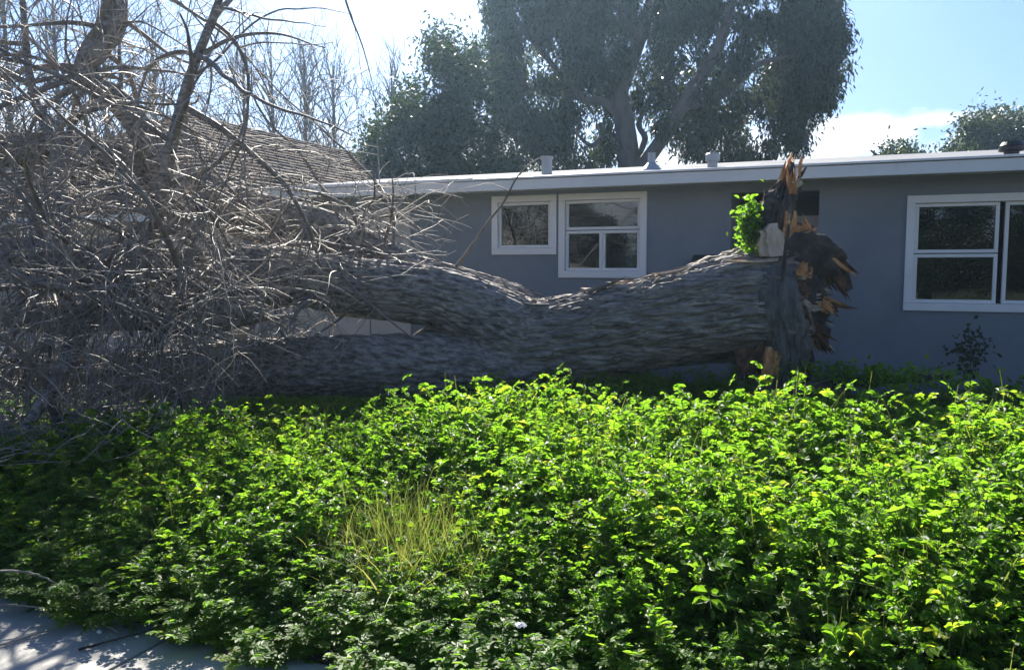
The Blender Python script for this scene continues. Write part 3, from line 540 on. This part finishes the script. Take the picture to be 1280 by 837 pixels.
# ------------------------------------------------------------------ plants: leaf builders
def leaflets(mb, pos, d, nrm, ln, wd, fold=0.25):
    """six-point leaf blades folded along the midrib, vectorised"""
    pos, d, nrm = map(lambda a: np.asarray(a, float), (pos, d, nrm)); ln = np.asarray(ln, float)[:, None]; wd = np.asarray(wd, float)[:, None]
    d = d / (np.linalg.norm(d, axis=1)[:, None] + 1e-9); s = np.cross(d, nrm); s /= np.linalg.norm(s, axis=1)[:, None] + 1e-9; u = np.cross(s, d)
    b = pos; tip = pos + d * ln - u * ln * 0.12
    l1 = pos + d * ln * 0.33 + s * wd * 0.5 + u * wd * fold; l2 = pos + d * ln * 0.74 + s * wd * 0.4 + u * wd * fold * 0.7
    r1 = pos + d * ln * 0.33 - s * wd * 0.5 + u * wd * fold; r2 = pos + d * ln * 0.74 - s * wd * 0.4 + u * wd * fold * 0.7
    v = np.stack([b, r1, r2, tip, l2, l1], 1); n = len(pos); i = np.arange(n)[:, None] * 6
    f = np.concatenate([i + np.array([[0, 1, 2, 3]]), i + np.array([[0, 3, 4, 5]])], 0); mb.addq(v.reshape(-1, 3), f)
def unit(v): v = np.asarray(v, float); return v / (np.linalg.norm(v) + 1e-9)
def pinnate_plant(seed, h=0.65, ls=1.0, dens=1.0):
    r = random.Random(seed); lf = MB(); st = MB(); P, D, Nn, Ln, Wd = [], [], [], [], []
    for s in range(r.randint(6, 9)):
        az = r.uniform(0, 6.28); lean = r.uniform(0.05, 0.5)
        d0 = np.array([math.cos(az) * lean, math.sin(az) * lean, 1]); H = h * r.uniform(0.65, 1.08)
        Q = grow((math.cos(az) * 0.03, math.sin(az) * 0.03, 0), d0, H, 0.07, 0.06, 0.0, r); thin_tube(st, Q, np.linspace(0.0035, 0.0014, len(Q)), 3)
        nl = int(r.randint(9, 12) * dens)
        for k in range(nl):
            f = 0.3 + 0.7 * k / (nl - 1); i = min(int(f * (len(Q) - 1)), len(Q) - 1); a = r.uniform(0, 6.28)
            up = r.uniform(0.15, 0.9) + (0.8 if k > nl - 3 else 0)
            dd = unit((math.cos(a), math.sin(a), up)); ll = r.uniform(0.07, 0.14) * ls ** 0.7 * (0.65 if k > nl - 3 else 1)
            npair = r.randint(3, 5); p = Q[i].copy(); size = r.uniform(0.8, 1.25)
            side = unit(np.cross(dd, (0, 0, 1))); cur = dd.copy(); path = [p.copy()]
            for j in range(npair + 1):
                p = p + cur * ll / (npair + 1); cur = unit(cur + np.array([0, 0, -0.16])); path.append(p.copy()); nn = unit(np.cross(side, cur)) + np.array([r.gauss(0, .3), r.gauss(0, .3), r.gauss(0, .2)])
                sz = size * (0.7 + 0.5 * math.sin(3.0 * (j + 0.6) / (npair + 1)))
                if j == npair: cand = [cur]
                else: cand = [side * 0.9 + cur * 0.5, -side * 0.9 + cur * 0.5]
                for c in cand:
                    P.append(p.copy()); D.append(unit(c + np.array([r.gauss(0, .12), r.gauss(0, .12), r.gauss(0, .15)]))); Nn.append(nn); Ln.append(0.032 * ls * sz * r.uniform(0.8, 1.2)); Wd.append(0.0185 * ls * sz * r.uniform(0.85, 1.2))
            thin_tube(st, np.array(path), np.linspace(0.0014, 0.0007, len(path)), 3)
    leaflets(lf, P, D, Nn, Ln, Wd); return lf, st
def mallow_plant(seed, h=0.55):
    r = random.Random(seed); lf = MB(); st = MB()
    for s in range(r.randint(22, 30)):
        az = r.uniform(0, 6.28); lean = r.uniform(0.1, 0.9); d0 = np.array([math.cos(az) * lean, math.sin(az) * lean, 1])
        Q = grow((0, 0, 0), d0, h * r.uniform(0.45, 1.1), 0.08, 0.05, 0.1, r); thin_tube(st, Q, np.linspace(0.003, 0.0014, len(Q)), 3)
        R0 = r.uniform(0.016, 0.032); n = 21; nn = unit((r.gauss(0, .45), r.gauss(0, .45), 1)); t = unit(np.cross(nn, (math.sin(az), -math.cos(az), 0.1))); b = np.cross(nn, t)
        v = [Q[-1]]
        for k in range(n):
            a = -2.75 + 5.5 * k / (n - 1); q = R0 * (0.86 + 0.14 * abs(math.cos(a * 2.5 * 0.9))); v.append(Q[-1] + t * q * math.cos(a) + b * q * math.sin(a) + nn * R0 * 0.22 * (1 + 0.5 * math.cos(5 * a)) * r.uniform(0.7, 1.3))
        lf.add(v, [(0, k + 1, k + 2) for k in range(n - 1)])
    return lf, st
def grass_tuft(seed, h=0.5, n=46, wd=0.006):
    r = random.Random(seed); lf = MB()
    for s in range(n):
        az = r.uniform(0, 6.28); lean = r.uniform(0.05, 0.55); Q = grow((r.gauss(0, .04), r.gauss(0, .04), 0), (math.cos(az) * lean, math.sin(az) * lean, 1), h * r.uniform(0.5, 1.2), 0.06, 0.05, r.uniform(0.5, 3.2), r)
        sd = unit((-math.sin(az), math.cos(az), r.uniform(-.3, .3))); w = wd * r.uniform(0.6, 1.4) * np.linspace(1, 0.12, len(Q))[:, None]
        m = len(Q); v = np.stack([Q + sd * w, Q - sd * w], 1).reshape(-1, 3); lf.add(v, [(2 * k, 2 * k + 1, 2 * k + 3, 2 * k + 2) for k in range(m - 1)])
    return lf, None
def joined(name, lf, st, ml, ms):
    mb = MB(); nl = len(lf.f)
    for x in ([lf, st] if st else [lf]):
        mb.v.append(np.concatenate(x.v)); mb.f.extend([tuple(i + mb.n for i in q) for q in x.f]); mb.n += x.n
    me = mb.mesh(name); me.materials.append(ml); me.materials.append(ms)
    mi = np.zeros(len(mb.f), np.int32); mi[nl:] = 1; me.polygons.foreach_set('material_index', mi)
    return me
def scatter(name, meshes, pts, rot, scl, idx, label):
    col = bpy.data.collections.new(name + '_kinds')                 # sources only, never linked to the scene
    for k, me in enumerate(meshes): col.objects.link(bpy.data.objects.new('%s_kind_%02d' % (name, k), me))
    me = bpy.data.meshes.new(name); me.from_pydata(np.asarray(pts).tolist(), [], [])
    for an, ty, arr in (('rot', 'FLOAT_VECTOR', rot), ('scl', 'FLOAT_VECTOR', scl)):
        a = me.attributes.new(an, ty, 'POINT'); a.data.foreach_set('vector', np.asarray(arr, np.float32).ravel())
    a = me.attributes.new('idx', 'INT', 'POINT'); a.data.foreach_set('value', np.asarray(idx, np.int32))
    o = bpy.data.objects.new(name, me); C.objects.link(o)
    g = bpy.data.node_groups.new(name, 'GeometryNodeTree'); g.interface.new_socket('Geometry', in_out='INPUT', socket_type='NodeSocketGeometry'); g.interface.new_socket('Geometry', in_out='OUTPUT', socket_type='NodeSocketGeometry')
    gi, go = g.nodes.new('NodeGroupInput'), g.nodes.new('NodeGroupOutput'); ci = g.nodes.new('GeometryNodeCollectionInfo'); ci.inputs[0].default_value = col; ci.inputs['Separate Children'].default_value = True; ci.inputs['Reset Children'].default_value = True
    ip = g.nodes.new('GeometryNodeInstanceOnPoints'); ip.inputs['Pick Instance'].default_value = True
    def attr(n, t): q = g.nodes.new('GeometryNodeInputNamedAttribute'); q.data_type = t; q.inputs['Name'].default_value = n; return q.outputs[0]
    e2r = g.nodes.new('FunctionNodeEulerToRotation'); l = g.links.new
    l(gi.outputs[0], ip.inputs['Points']); l(ci.outputs[0], ip.inputs['Instance']); l(attr('idx', 'INT'), ip.inputs['Instance Index']); l(attr('rot', 'FLOAT_VECTOR'), e2r.inputs[0]); l(e2r.outputs[0], ip.inputs['Rotation']); l(attr('scl', 'FLOAT_VECTOR'), ip.inputs['Scale']); l(ip.outputs[0], go.inputs[0])
    md = o.modifiers.new('scatter', 'NODES'); md.node_group = g
    return tag(o, label, name.replace('_', ' '), kind='stuff')
def height(x, y):
    n = (fbm(np.stack([x * 1.5, y * 1.5, x * 0 + 3], -1), 3, 44) - 0.5)
    h = 0.60 + 0.15 * np.exp(-((y - 5.6) / 0.9) ** 2) * np.clip((x + 3.6) / 1.6, 0, 1) - 0.16 * np.clip((y - 6.4) / 0.8, 0, 1) + 0.34 * n
    h = h - 0.30 * np.exp(-(((x + 0.1) / 1.2) ** 2 + ((y - 6.35) / 0.6) ** 2))
    h = h * np.clip(0.3 + (y - 2.62) / 1.3, 0.3, 1.0)
    h = h - 0.10 * np.clip((-3.6 - x) / 1.5, 0, 1)
    h = h - 0.2 * np.clip((-2.5 - x) / 0.8, 0, 1) * np.clip((y - 4.2 - 0.25 * (x + 4)) / 0.7, 0, 1)
    hole = np.exp(-(((x + 2.0) / 0.42) ** 2 + ((y - 3.5) / 0.36) ** 2))
    return np.clip(h * (1 - 0.6 * hole), 0.1, 1.1), hole
sp = 0.112
gx, gy = np.meshgrid(np.arange(-9, 7.2, sp), np.arange(2.64, 8.85, sp)); gx = gx.ravel() + NP.uniform(-.06, .06, gx.size); gy = gy.ravel() + NP.uniform(-.06, .06, gy.size)
H, hole = height(gx, gy)
vis = (gx * FWD[0] + gy * FWD[1] > 0.2) & (np.abs(gx * RIGHT[0] + gy * RIGHT[1]) < 0.9 * (gx * FWD[0] + gy * FWD[1]) + 1.2)
keep = vis & (NP.random(gx.size) > hole * 0.85); gx, gy, H, hole = gx[keep], gy[keep], H[keep], hole[keep]
patch = fbm(np.stack([gx * 0.8, gy * 0.8, gx * 0], -1), 2, 71)
kindn = np.where(NP.random(gx.size) < np.where(patch > 0.62, 0.22, 0.04), 1, 0)
plants = [joined('weed', *pinnate_plant(k, ls=[0.7, 0.85, 1.0, 1.0, 1.15, 1.35, 0.6][k], dens=[1.3, 1.1, 1, 1, 0.9, 0.8, 1.5][k]), M['weed'], M['weed_stem']) for k in range(7)] + [joined('weed', *mallow_plant(20 + k), M['mallow'], M['weed_stem']) for k in range(3)]
idx = np.where(kindn == 1, NP.integers(7, 10, gx.size), NP.integers(0, 7, gx.size))
sc_h = H / np.where(kindn == 1, 0.55, 0.65); sxy = np.clip(sc_h, 0.75, 1.15) * NP.uniform(0.85, 1.15, gx.size)
scatter('weeds', plants, np.stack([gx, gy, gx * 0 - 0.02], -1), np.stack([NP.normal(0, .1, gx.size), NP.normal(0, .1, gx.size), NP.uniform(0, 6.28, gx.size)], -1), np.stack([sxy, sxy, sc_h * NP.uniform(0.75, 1.2, gx.size)], -1), idx, 'dense knee-high green weeds with small pinnate leaves filling the yard')
print('WEEDS', gx.size)
# grass in the hollow and strays between the weeds
tx = np.concatenate([NP.normal(-2.0, 0.28, 46), NP.uniform(-4, 4, 90)]); ty = np.concatenate([NP.normal(3.5, 0.24, 46), NP.uniform(2.75, 6.0, 90)])
hh, _ = height(tx, ty); hh[:46] = NP.uniform(0.3, 0.55, 46); hh[46:] *= 1.1
tufts = [joined('grass', *grass_tuft(60 + k, n=(46 if k < 3 else 14), wd=(0.005 if k < 3 else 0.008)), M['grass'], M['weed_stem']) for k in range(5)]
ii = np.concatenate([NP.integers(0, 3, 46), NP.integers(3, 5, 90)])
scatter('grass', tufts, np.stack([tx, ty, tx * 0], -1), np.stack([tx * 0, tx * 0, NP.uniform(0, 6.28, tx.size)], -1), np.stack([hh / 0.5] * 3, -1), ii, 'tufts of long yellow-green grass among the weeds')

# ------------------------------------------------------------------ standing trees behind
def leaf_cloud(mb, centers, radii, per, ln, wd, rng, down=0.7):
    for c, r in zip(centers, radii):
        n = int(per * rng.uniform(0.6, 1.4)); p = c + rng.normal(0, 0.42, (n, 3)) * r * np.array([1, 1, 1.15])
        d = rng.normal(0, 0.6, (n, 3)) + np.array([0, 0, -down]); nn = rng.normal(0, 1, (n, 3)); d /= np.linalg.norm(d, axis=1)[:, None]
        s = np.cross(d, nn); s /= np.linalg.norm(s, axis=1)[:, None]; L_ = (ln * rng.uniform(0.6, 1.3, n))[:, None]; w = (wd * rng.uniform(0.6, 1.3, n))[:, None]
        v = np.stack([p, p + d * L_ * 0.45 + s * w / 2, p + d * L_, p + d * L_ * 0.45 - s * w / 2], 1); i = np.arange(n)[:, None] * 4
        mb.addq(v.reshape(-1, 3), i + np.array([[0, 1, 2, 3]]))
def cloud_centers(poly, d0, d1, n, rng, gap=0.42, gscale=0.55, seed=3, bias=None):
    out = []; xs = [p[0] for p in poly]; ys = [p[1] for p in poly]; t = 0
    while len(out) < n and t < n * 60:
        t += 1; x = rng.uniform(min(xs), max(xs)); y = rng.uniform(min(ys), max(ys))
        if not inpoly(x, y, poly): continue
        p = W(x, y, rng.uniform(d0, d1))
        g = gap + (bias(x, y) if bias else 0)
        if fbm(p[None] * gscale, 2, seed)[0] < g: continue
        out.append(p)
    return np.array(out)
gum = tag(empty('eucalyptus_tree', tuple(W(785, 335, 26) * np.array([1, 1, 0]))), 'tall dark eucalyptus with drooping leaves and pale forked trunk behind the house', 'tree')
def tlimb(parent, pts, rad, mt, name='limb', n=60, m=20, seed=1): return bark_tube(name, pts, rad, n, m, M[mt], parent, 0.02, 0.8, 4, seed, lump=0.06)
b0 = W(790, 335, 26) * np.array([1, 1, 0])
_, gP, _, _ = tlimb(gum, [b0, W(786, 215, 26), W(780, 150, 26), W(774, 118, 26), (W(792, 70, 26)), W(815, 0, 26), W(825, -60, 26), W(832, -105, 26)], [0.5, 0.36, 0.31, 0.28, 0.23, 0.2, 0.12, 0.05], 'gum_bark', 'trunk', 140, 28, 3)
gl = []
for k, (pts, rd) in enumerate([([(788, 225, 26), (820, 185, 25.8), (855, 130, 25.6), (895, 65, 25.4), (915, 0, 25.2), (930, -90, 25)], [0.26, 0.22, 0.2, 0.18, 0.14, 0.05]),
                 ([(779, 150, 26), (755, 128, 26), (728, 122, 26.2), (690, 80, 26.4), (650, 30, 26.6), (638, 5, 26.6)], [0.15, 0.13, 0.12, 0.1, 0.08, 0.04]),
                 ([(782, 185, 26), (755, 172, 25.8), (738, 182, 25.6), (715, 160, 25.4)], [0.1, 0.09, 0.07, 0.03]),
                 ([(850, 135, 25.6), (900, 120, 25.3), (950, 80, 25), (1000, 70, 24.8)], [0.14, 0.12, 0.09, 0.03]),
                 ([(800, 50, 26), (770, 0, 26.2), (745, -60, 26.4)], [0.15, 0.12, 0.06]),
                 ([(790, 205, 26), (806, 175, 26.6), (800, 150, 27), (830, 90, 27.2)], [0.12, 0.1, 0.08, 0.04])]):
    _, P_, _, _ = tlimb(gum, WP(pts), rd, 'gum_bark', seed=10 + k); gl.append(P_)
rg = np.random.default_rng(3)
GUM = [(640, -40), (700, -75), (800, -120), (950, -110), (1020, -60), (1040, -10), (1050, 28), (1058, 48), (1050, 95), (1036, 128), (1008, 156), (1000, 190), (990, 205), (960, 216), (900, 218), (830, 200), (820, 215), (690, 218), (640, 222), (620, 120), (612, 0)]
def gbias(x, y):
    b = 0.0
    if y > 125 and 690 < x < 840: b += 0.07
    if y < 40: b -= 0.05
    if ((x - 795) / 16) ** 2 + ((y - 175) / 32) ** 2 < 1: b += 1
    if ((x - 738) / 16) ** 2 + ((y - 155) / 20) ** 2 < 1: b += 1
    if abs(x - (781 + max(0, 118 - y) * 0.28)) < 12 and y > 20: b += 0.4
    return b
LPX = np.array([PX(q)[:2] for P_ in [gP] + gl for q in P_[::2]])
cc = cloud_centers(GUM, 24.6, 29.0, 1150, rg, 0.5, 1.0, 3, gbias)
cc = np.array([c for c in cc if (c @ FWD) > 26.6 or np.min(np.hypot(*(LPX - np.array(PX(c)[:2])).T)) > 10])
mb = MB(); leaf_cloud(mb, cc, rg.uniform(0.3, 0.62, len(cc)), 150, 0.24, 0.06, rg, 1.0)
edge = [(rg.uniform(985, 1052), rg.uniform(-10, 210)) for _ in range(900)]
edge = [W(x, y, rg.uniform(24.5, 27)) for x, y in edge if inpoly(x, y, GUM)]
leaf_cloud(mb, edge[:120], rg.uniform(0.3, 0.6, 120), 70, 0.26, 0.062, rg, 1.0)
gum_crown = link('crown', mb.mesh('crown'), M['gum_leaf'], gum); 
lt = tag(empty('evergreen_tree', tuple(W(540, 335, 22.5) * np.array([1, 1, 0]))), 'dense rounded evergreen tree left of the eucalyptus behind the house', 'tree')
tlimb(lt, [W(545, 335, 22.5) * np.array([1, 1, 0]), W(545, 220, 22.5), W(550, 150, 22.5), W(565, 70, 22.5)], [0.25, 0.2, 0.14, 0.03], 'gum_bark', 'trunk', seed=31)
EVG = [(455, 325), (462, 245), (466, 165), (484, 150), (503, 140), (512, 105), (526, 92), (533, 68), (552, 52), (570, 75), (600, 60), (625, 100), (640, 245), (645, 325)]
cc = cloud_centers(EVG, 20.8, 24.0, 300, rg, 0.44, 0.9, 9)
mb = MB(); leaf_cloud(mb, cc, rg.uniform(0.35, 0.75, len(cc)), 230, 0.16, 0.06, rg, 0.4); link('crown', mb.mesh('crown'), M['tree_leaf'], lt)
def far_tree(label, px, d, poly, n, ln=0.22, wd=0.09, r=(0.4, 0.9), seed=5, per=170):
    b = W(px, 335, d) * np.array([1, 1, 0]); t = tag(empty('leafy_tree', tuple(b)), label, 'tree')
    ytop = min(p[1] for p in poly); tlimb(t, [b, W(px, (335 + ytop) / 2, d), W(px + 4, ytop + 12, d)], [0.3, 0.2, 0.03], 'gum_bark', 'trunk', seed=seed)
    for s in (-1, 1): tlimb(t, [W(px, 250, d), W(px + s * 18, 205, d), W(px + s * 34, (ytop + 195) / 2, d)], [0.16, 0.1, 0.03], 'gum_bark', seed=seed + s)
    c = cloud_centers(poly, d - 2.0, d + 2.0, n, rg, 0.4, 0.7, seed); mb = MB(); leaf_cloud(mb, c, rg.uniform(*r, len(c)), per, ln, wd, rg, 0.3)
    link('crown', mb.mesh('crown'), M['tree_leaf'], t); return t
far_tree('round leafy tree showing above the roof by the dark vent', 1240, 36, [(1172, 225), (1180, 190), (1200, 172), (1214, 152), (1236, 146), (1262, 154), (1290, 148), (1330, 165), (1350, 225)], 150)
far_tree('small bushy treetop peeking over the roof before the clouds', 1122, 34, [(1098, 225), (1104, 190), (1118, 180), (1136, 186), (1146, 225)], 26, seed=15)
# bare winter trees behind the neighbouring roof
def bare_tree(label, px, d, ytop, spread, seed, n=46, group=None):
    r = random.Random(seed); b = W(px, 335, d) * np.array([1, 1, 0]); t = tag(empty('bare_tree', tuple(b)), label, 'tree', group)
    top = W(px, ytop, d)[2]; tp = [b, b + np.array([0.05, 0, top * 0.35]), b + np.array([-0.05, 0.1, top * 0.65]), b + np.array([0, 0, top])]
    tlimb(t, tp, [0.14, 0.1, 0.06, 0.01], 'branch', 'trunk', 40, 10, seed)
    mb = MB()
    for k in range(n):
        f = r.uniform(0.25, 0.9); az = r.uniform(0, 6.28); p = b + np.array([0, 0, top * f]); ln = (1 - f) * top * r.uniform(0.6, 1.05) + 0.5
        Q = grow(p, (math.cos(az) * spread, math.sin(az) * spread, 1), ln, 0.3, 0.07, -0.06, r); thin_tube(mb, Q, np.linspace(0.028, 0.006, len(Q)), 3)
        for j in range(7):
            i = r.randint(1, len(Q) - 1); az2 = r.uniform(0, 6.28); q = grow(Q[i], (math.cos(az2) * 0.5, math.sin(az2) * 0.5, 1), r.uniform(0.4, 1.4), 0.25, 0.08, -0.05, r); thin_tube(mb, q, np.linspace(0.011, 0.004, len(q)), 3)
    tag(link('branches', mb.mesh('branches'), M['branch'], t), kind='stuff'); return t
for k, (px, d, yt, sprd) in enumerate([(345, 28, 45, 0.28), (385, 29, 55, 0.28), (420, 28, 78, 0.3), (310, 29, 60, 0.28), (492, 27, 80, 0.18), (20, 24, -70, 0.35), (80, 25, -60, 0.35), (200, 27, 10, 0.3), (-40, 24, -80, 0.35), (140, 26, -20, 0.3)]):
    lab, grp = ('bare grey tree with thin upright branches above the brown shingle roof', 'bare winter trees above the shingle roof') if k < 4 or k == 7 else \
               ('slender bare tree beside the rounded evergreen behind the house', None) if k == 4 else ('tall bare tree seen through the tangled twigs of the fallen crown', 'bare winter trees behind the fallen crown')
    bare_tree(lab, px, d, yt, sprd, 200 + k, group=grp)
# unseen trees added over the street to darken what the windows mirror, kept low
for k, (x, y, rz_, s) in enumerate([(-15, -15, 0.4, 1.0), (-10.5, -16, 2.0, 1.1), (-6, -15, 4.1, 0.95), (-1.5, -16, 5.0, 1.1), (3, -15, 1.0, 1.0), (7.5, -16, 3.0, 1.1), (12, -15, 0.0, 1.05), (16, -16, 2.4, 1.0)]):
    c = lt.copy(); C.objects.link(c); c.location = (x, y, -0.14); c.rotation_euler = (0, 0, rz_); c.scale = (s * 0.9, s * 0.9, s * 0.6)
    tag(c, 'dense evergreen tree added unseen across the street to darken window reflections', 'tree', 'added trees across the street')
    for ch in lt.children:
        d_ = ch.copy(); C.objects.link(d_); d_.parent = c; d_.matrix_parent_inverse = ch.matrix_parent_inverse.copy()

# ------------------------------------------------------------------ small plants and litter
def leafy_mass(name, label, cat, centre_px, spread, n, ln, wd, mt, stems, seed, h0=0.0):
    r = np.random.default_rng(seed); c = W(*centre_px); b = empty(name, (c[0], c[1], h0)); tag(b, label, cat)
    p = c + r.normal(0, 1, (n, 3)) * np.array(spread); d = r.normal(0, 1, (n, 3)) + np.array([0, 0, 0.1]); nn = r.normal(0, 0.7, (n, 3)) + np.array([0, 0, 1])
    lf = MB(); leaflets(lf, p, d, nn, ln * r.uniform(0.6, 1.3, n), wd * r.uniform(0.6, 1.3, n)); link('leaves', lf.mesh('leaves'), M[mt], b)
    st = MB(); rr2 = random.Random(seed)
    for pts in stems:
        Q, R = smooth_path(WP(pts), np.linspace(0.009, 0.003, len(pts)), 24); thin_tube(st, Q, R, 5)
    link('stem', st.mesh('stem'), M['weed_stem'], b, smooth=True); return b
leafy_mass('ivy_vine', 'bright green ivy climbing the upright torn root of the fallen tree', 'ivy', (937, 282, 6.72), (0.045, 0.055, 0.1), 460, 0.05, 0.042, 'mallow', [[(945, 330, 6.7), (938, 290, 6.72), (942, 250, 6.74)], [(948, 320, 6.7), (930, 300, 6.7), (925, 285, 6.72)]], 1, 1.6)
vine = leafy_mass('ivy_branch', 'ivy-covered fallen branch lying on the weeds beside the torn base', 'branch', (1080, 468, 6.15), (0.42, 0.08, 0.045), 620, 0.05, 0.036, 'mallow', [[(1000, 485, 6.1), (1060, 470, 6.15), (1130, 468, 6.2), (1190, 455, 6.2)]], 2, 0.6)
bark_tube('branch', WP([(985, 492, 6.15), (1050, 478, 6.2), (1120, 474, 6.25), (1185, 470, 6.3)]), [0.05, 0.05, 0.04, 0.02], 60, 18, M['dark_bark'], vine, 0.015, 3, 5, 4)
leafy_mass('wall_shrub', 'small dark sapling growing against the wall under the large window', 'shrub', (1212, 440, 7.45), (0.08, 0.05, 0.12), 170, 0.05, 0.035, 'tree_leaf', [[(1212, 520, 7.45), (1213, 450, 7.45), (1210, 405, 7.45)], [(1212, 470, 7.45), (1195, 440, 7.45)], [(1212, 470, 7.45), (1230, 435, 7.45)]], 3)
# dry twigs and one dark straight strip on the sidewalk
for k, (pts, lab) in enumerate([
        ([(-20, 712, 3.55), (40, 716, 3.6), (80, 735, 3.62)], 'pale dry twig sticking out of the weeds over the sidewalk'),
        ([(-10, 755, 3.6), (40, 758, 3.58), (75, 780, 3.55)], 'curved dry twig at the edge of the sidewalk'),
        ([(0, 822, 3.28), (60, 800, 3.42), (110, 775, 3.56), (150, 765, 3.62)], 'long forked dry twig lying across the sidewalk'),
        ([(100, 785, 3.52), (130, 790, 3.48), (148, 808, 3.4)], 'short side twig lying beside the long forked twig'),
        ([(120, 750, 3.66), (140, 778, 3.56), (165, 785, 3.55)], 'bent dry twig fallen from the weeds'),
        ([(100, 832, 3.24), (150, 812, 3.34), (200, 792, 3.44)], 'dark straight strip on the concrete')]):
    P_ = WP(pts)
    for q in P_: q[2] = max(q[2], 0.012) if k < 2 else 0.014
    Q, R = smooth_path(P_, np.linspace(0.006, 0.0025, len(P_)), 26); Q = Q + NP.normal(0, 0.003, Q.shape)*np.array([1, 1, 0.2]); mb = MB(); thin_tube(mb, Q, R, 6)
    o = link('dry_twig', mb.mesh('dry_twig'), M['dark_bark' if k == 5 else 'twig'], smooth=True); tag(o, lab, 'twig', 'dry twigs on the sidewalk')
def pebble(px, py, d, s, mt, name, label, cat, z=None, seed=1):
    c = W(px, py, d)
    if z is not None: c[2] = z
    r = random.Random(seed); mb = MB(); n, m = 6, 9; v = []
    for i in range(n + 1):
        th = math.pi * i / n
        for j in range(m): a = 6.2832 * j / m; q = s * r.uniform(0.8, 1.2); v.append(c + np.array([math.sin(th) * math.cos(a) * q, math.sin(th) * math.sin(a) * q * 0.75, math.cos(th) * q * 0.5]))
    mb.addq(np.array(v), grid_faces(n + 1, m)); return tag(link(name, mb.mesh(name), M[mt], smooth=True), label, cat)
pebble(125, 805, 3.42, 0.014, 'white_scrap', 'pebble', 'small white pebble on the sidewalk near the forked twig', 'pebble', 0.006, 1)
pebble(172, 808, 3.38, 0.009, 'white_scrap', 'pebble', 'tiny pale pebble on the sidewalk by the dark strip', 'pebble', 0.004, 2)
pebble(440, 845, 2.8, 0.045, 'stone', 'stone', 'grey stone half hidden at the foot of the weeds', 'stone', 0.05, 3)
def scrap(px, py, d, s, label, seed):
    r = random.Random(seed); c = W(px, py, d); mb = MB(); n = 5
    v = [c + np.array([(i / n - 0.5) * s * 1.6, (j / n - 0.5) * s, r.uniform(-0.25, 0.25) * s]) for j in range(n + 1) for i in range(n + 1)]
    i = (np.arange(n)[:, None] * (n + 1) + np.arange(n)[None, :]); mb.addq(np.array(v), np.stack([i, i + 1, i + n + 2, i + n + 1], -1).reshape(-1, 4))
    o = link('paper_scrap', mb.mesh('paper_scrap'), M['white_scrap']); sm = o.modifiers.new('solid', 'SOLIDIFY'); sm.thickness = 0.002; tag(o, label, 'scrap')
scrap(1004, 489, 6.2, 0.1, 'crumpled white scrap beside the torn base of the tree', 1)
scrap(650, 780, 2.55, 0.025, 'small crumpled white scrap lying among the weeds', 2)

# ------------------------------------------------------------------ air
hz = MB(); hz.box((-70, -30, -1.2), (70, 60, 19)); hm, t, out = new_mat('haze'); pv = N(t, 'ShaderNodeVolumePrincipled'); pv.inputs['Color'].default_value = (0.5, 0.74, 1.0, 1); pv.inputs['Density'].default_value = 0.0009; pv.inputs['Anisotropy'].default_value = 0.6
t.links.new(pv.outputs[0], out.inputs['Volume'])
tag(link('haze', hz.mesh('haze'), hm), 'thin haze in the air over the yard, added partly as a veil of glare', 'haze', kind='stuff')  # even volume, added partly to imitate a veil of lens glare
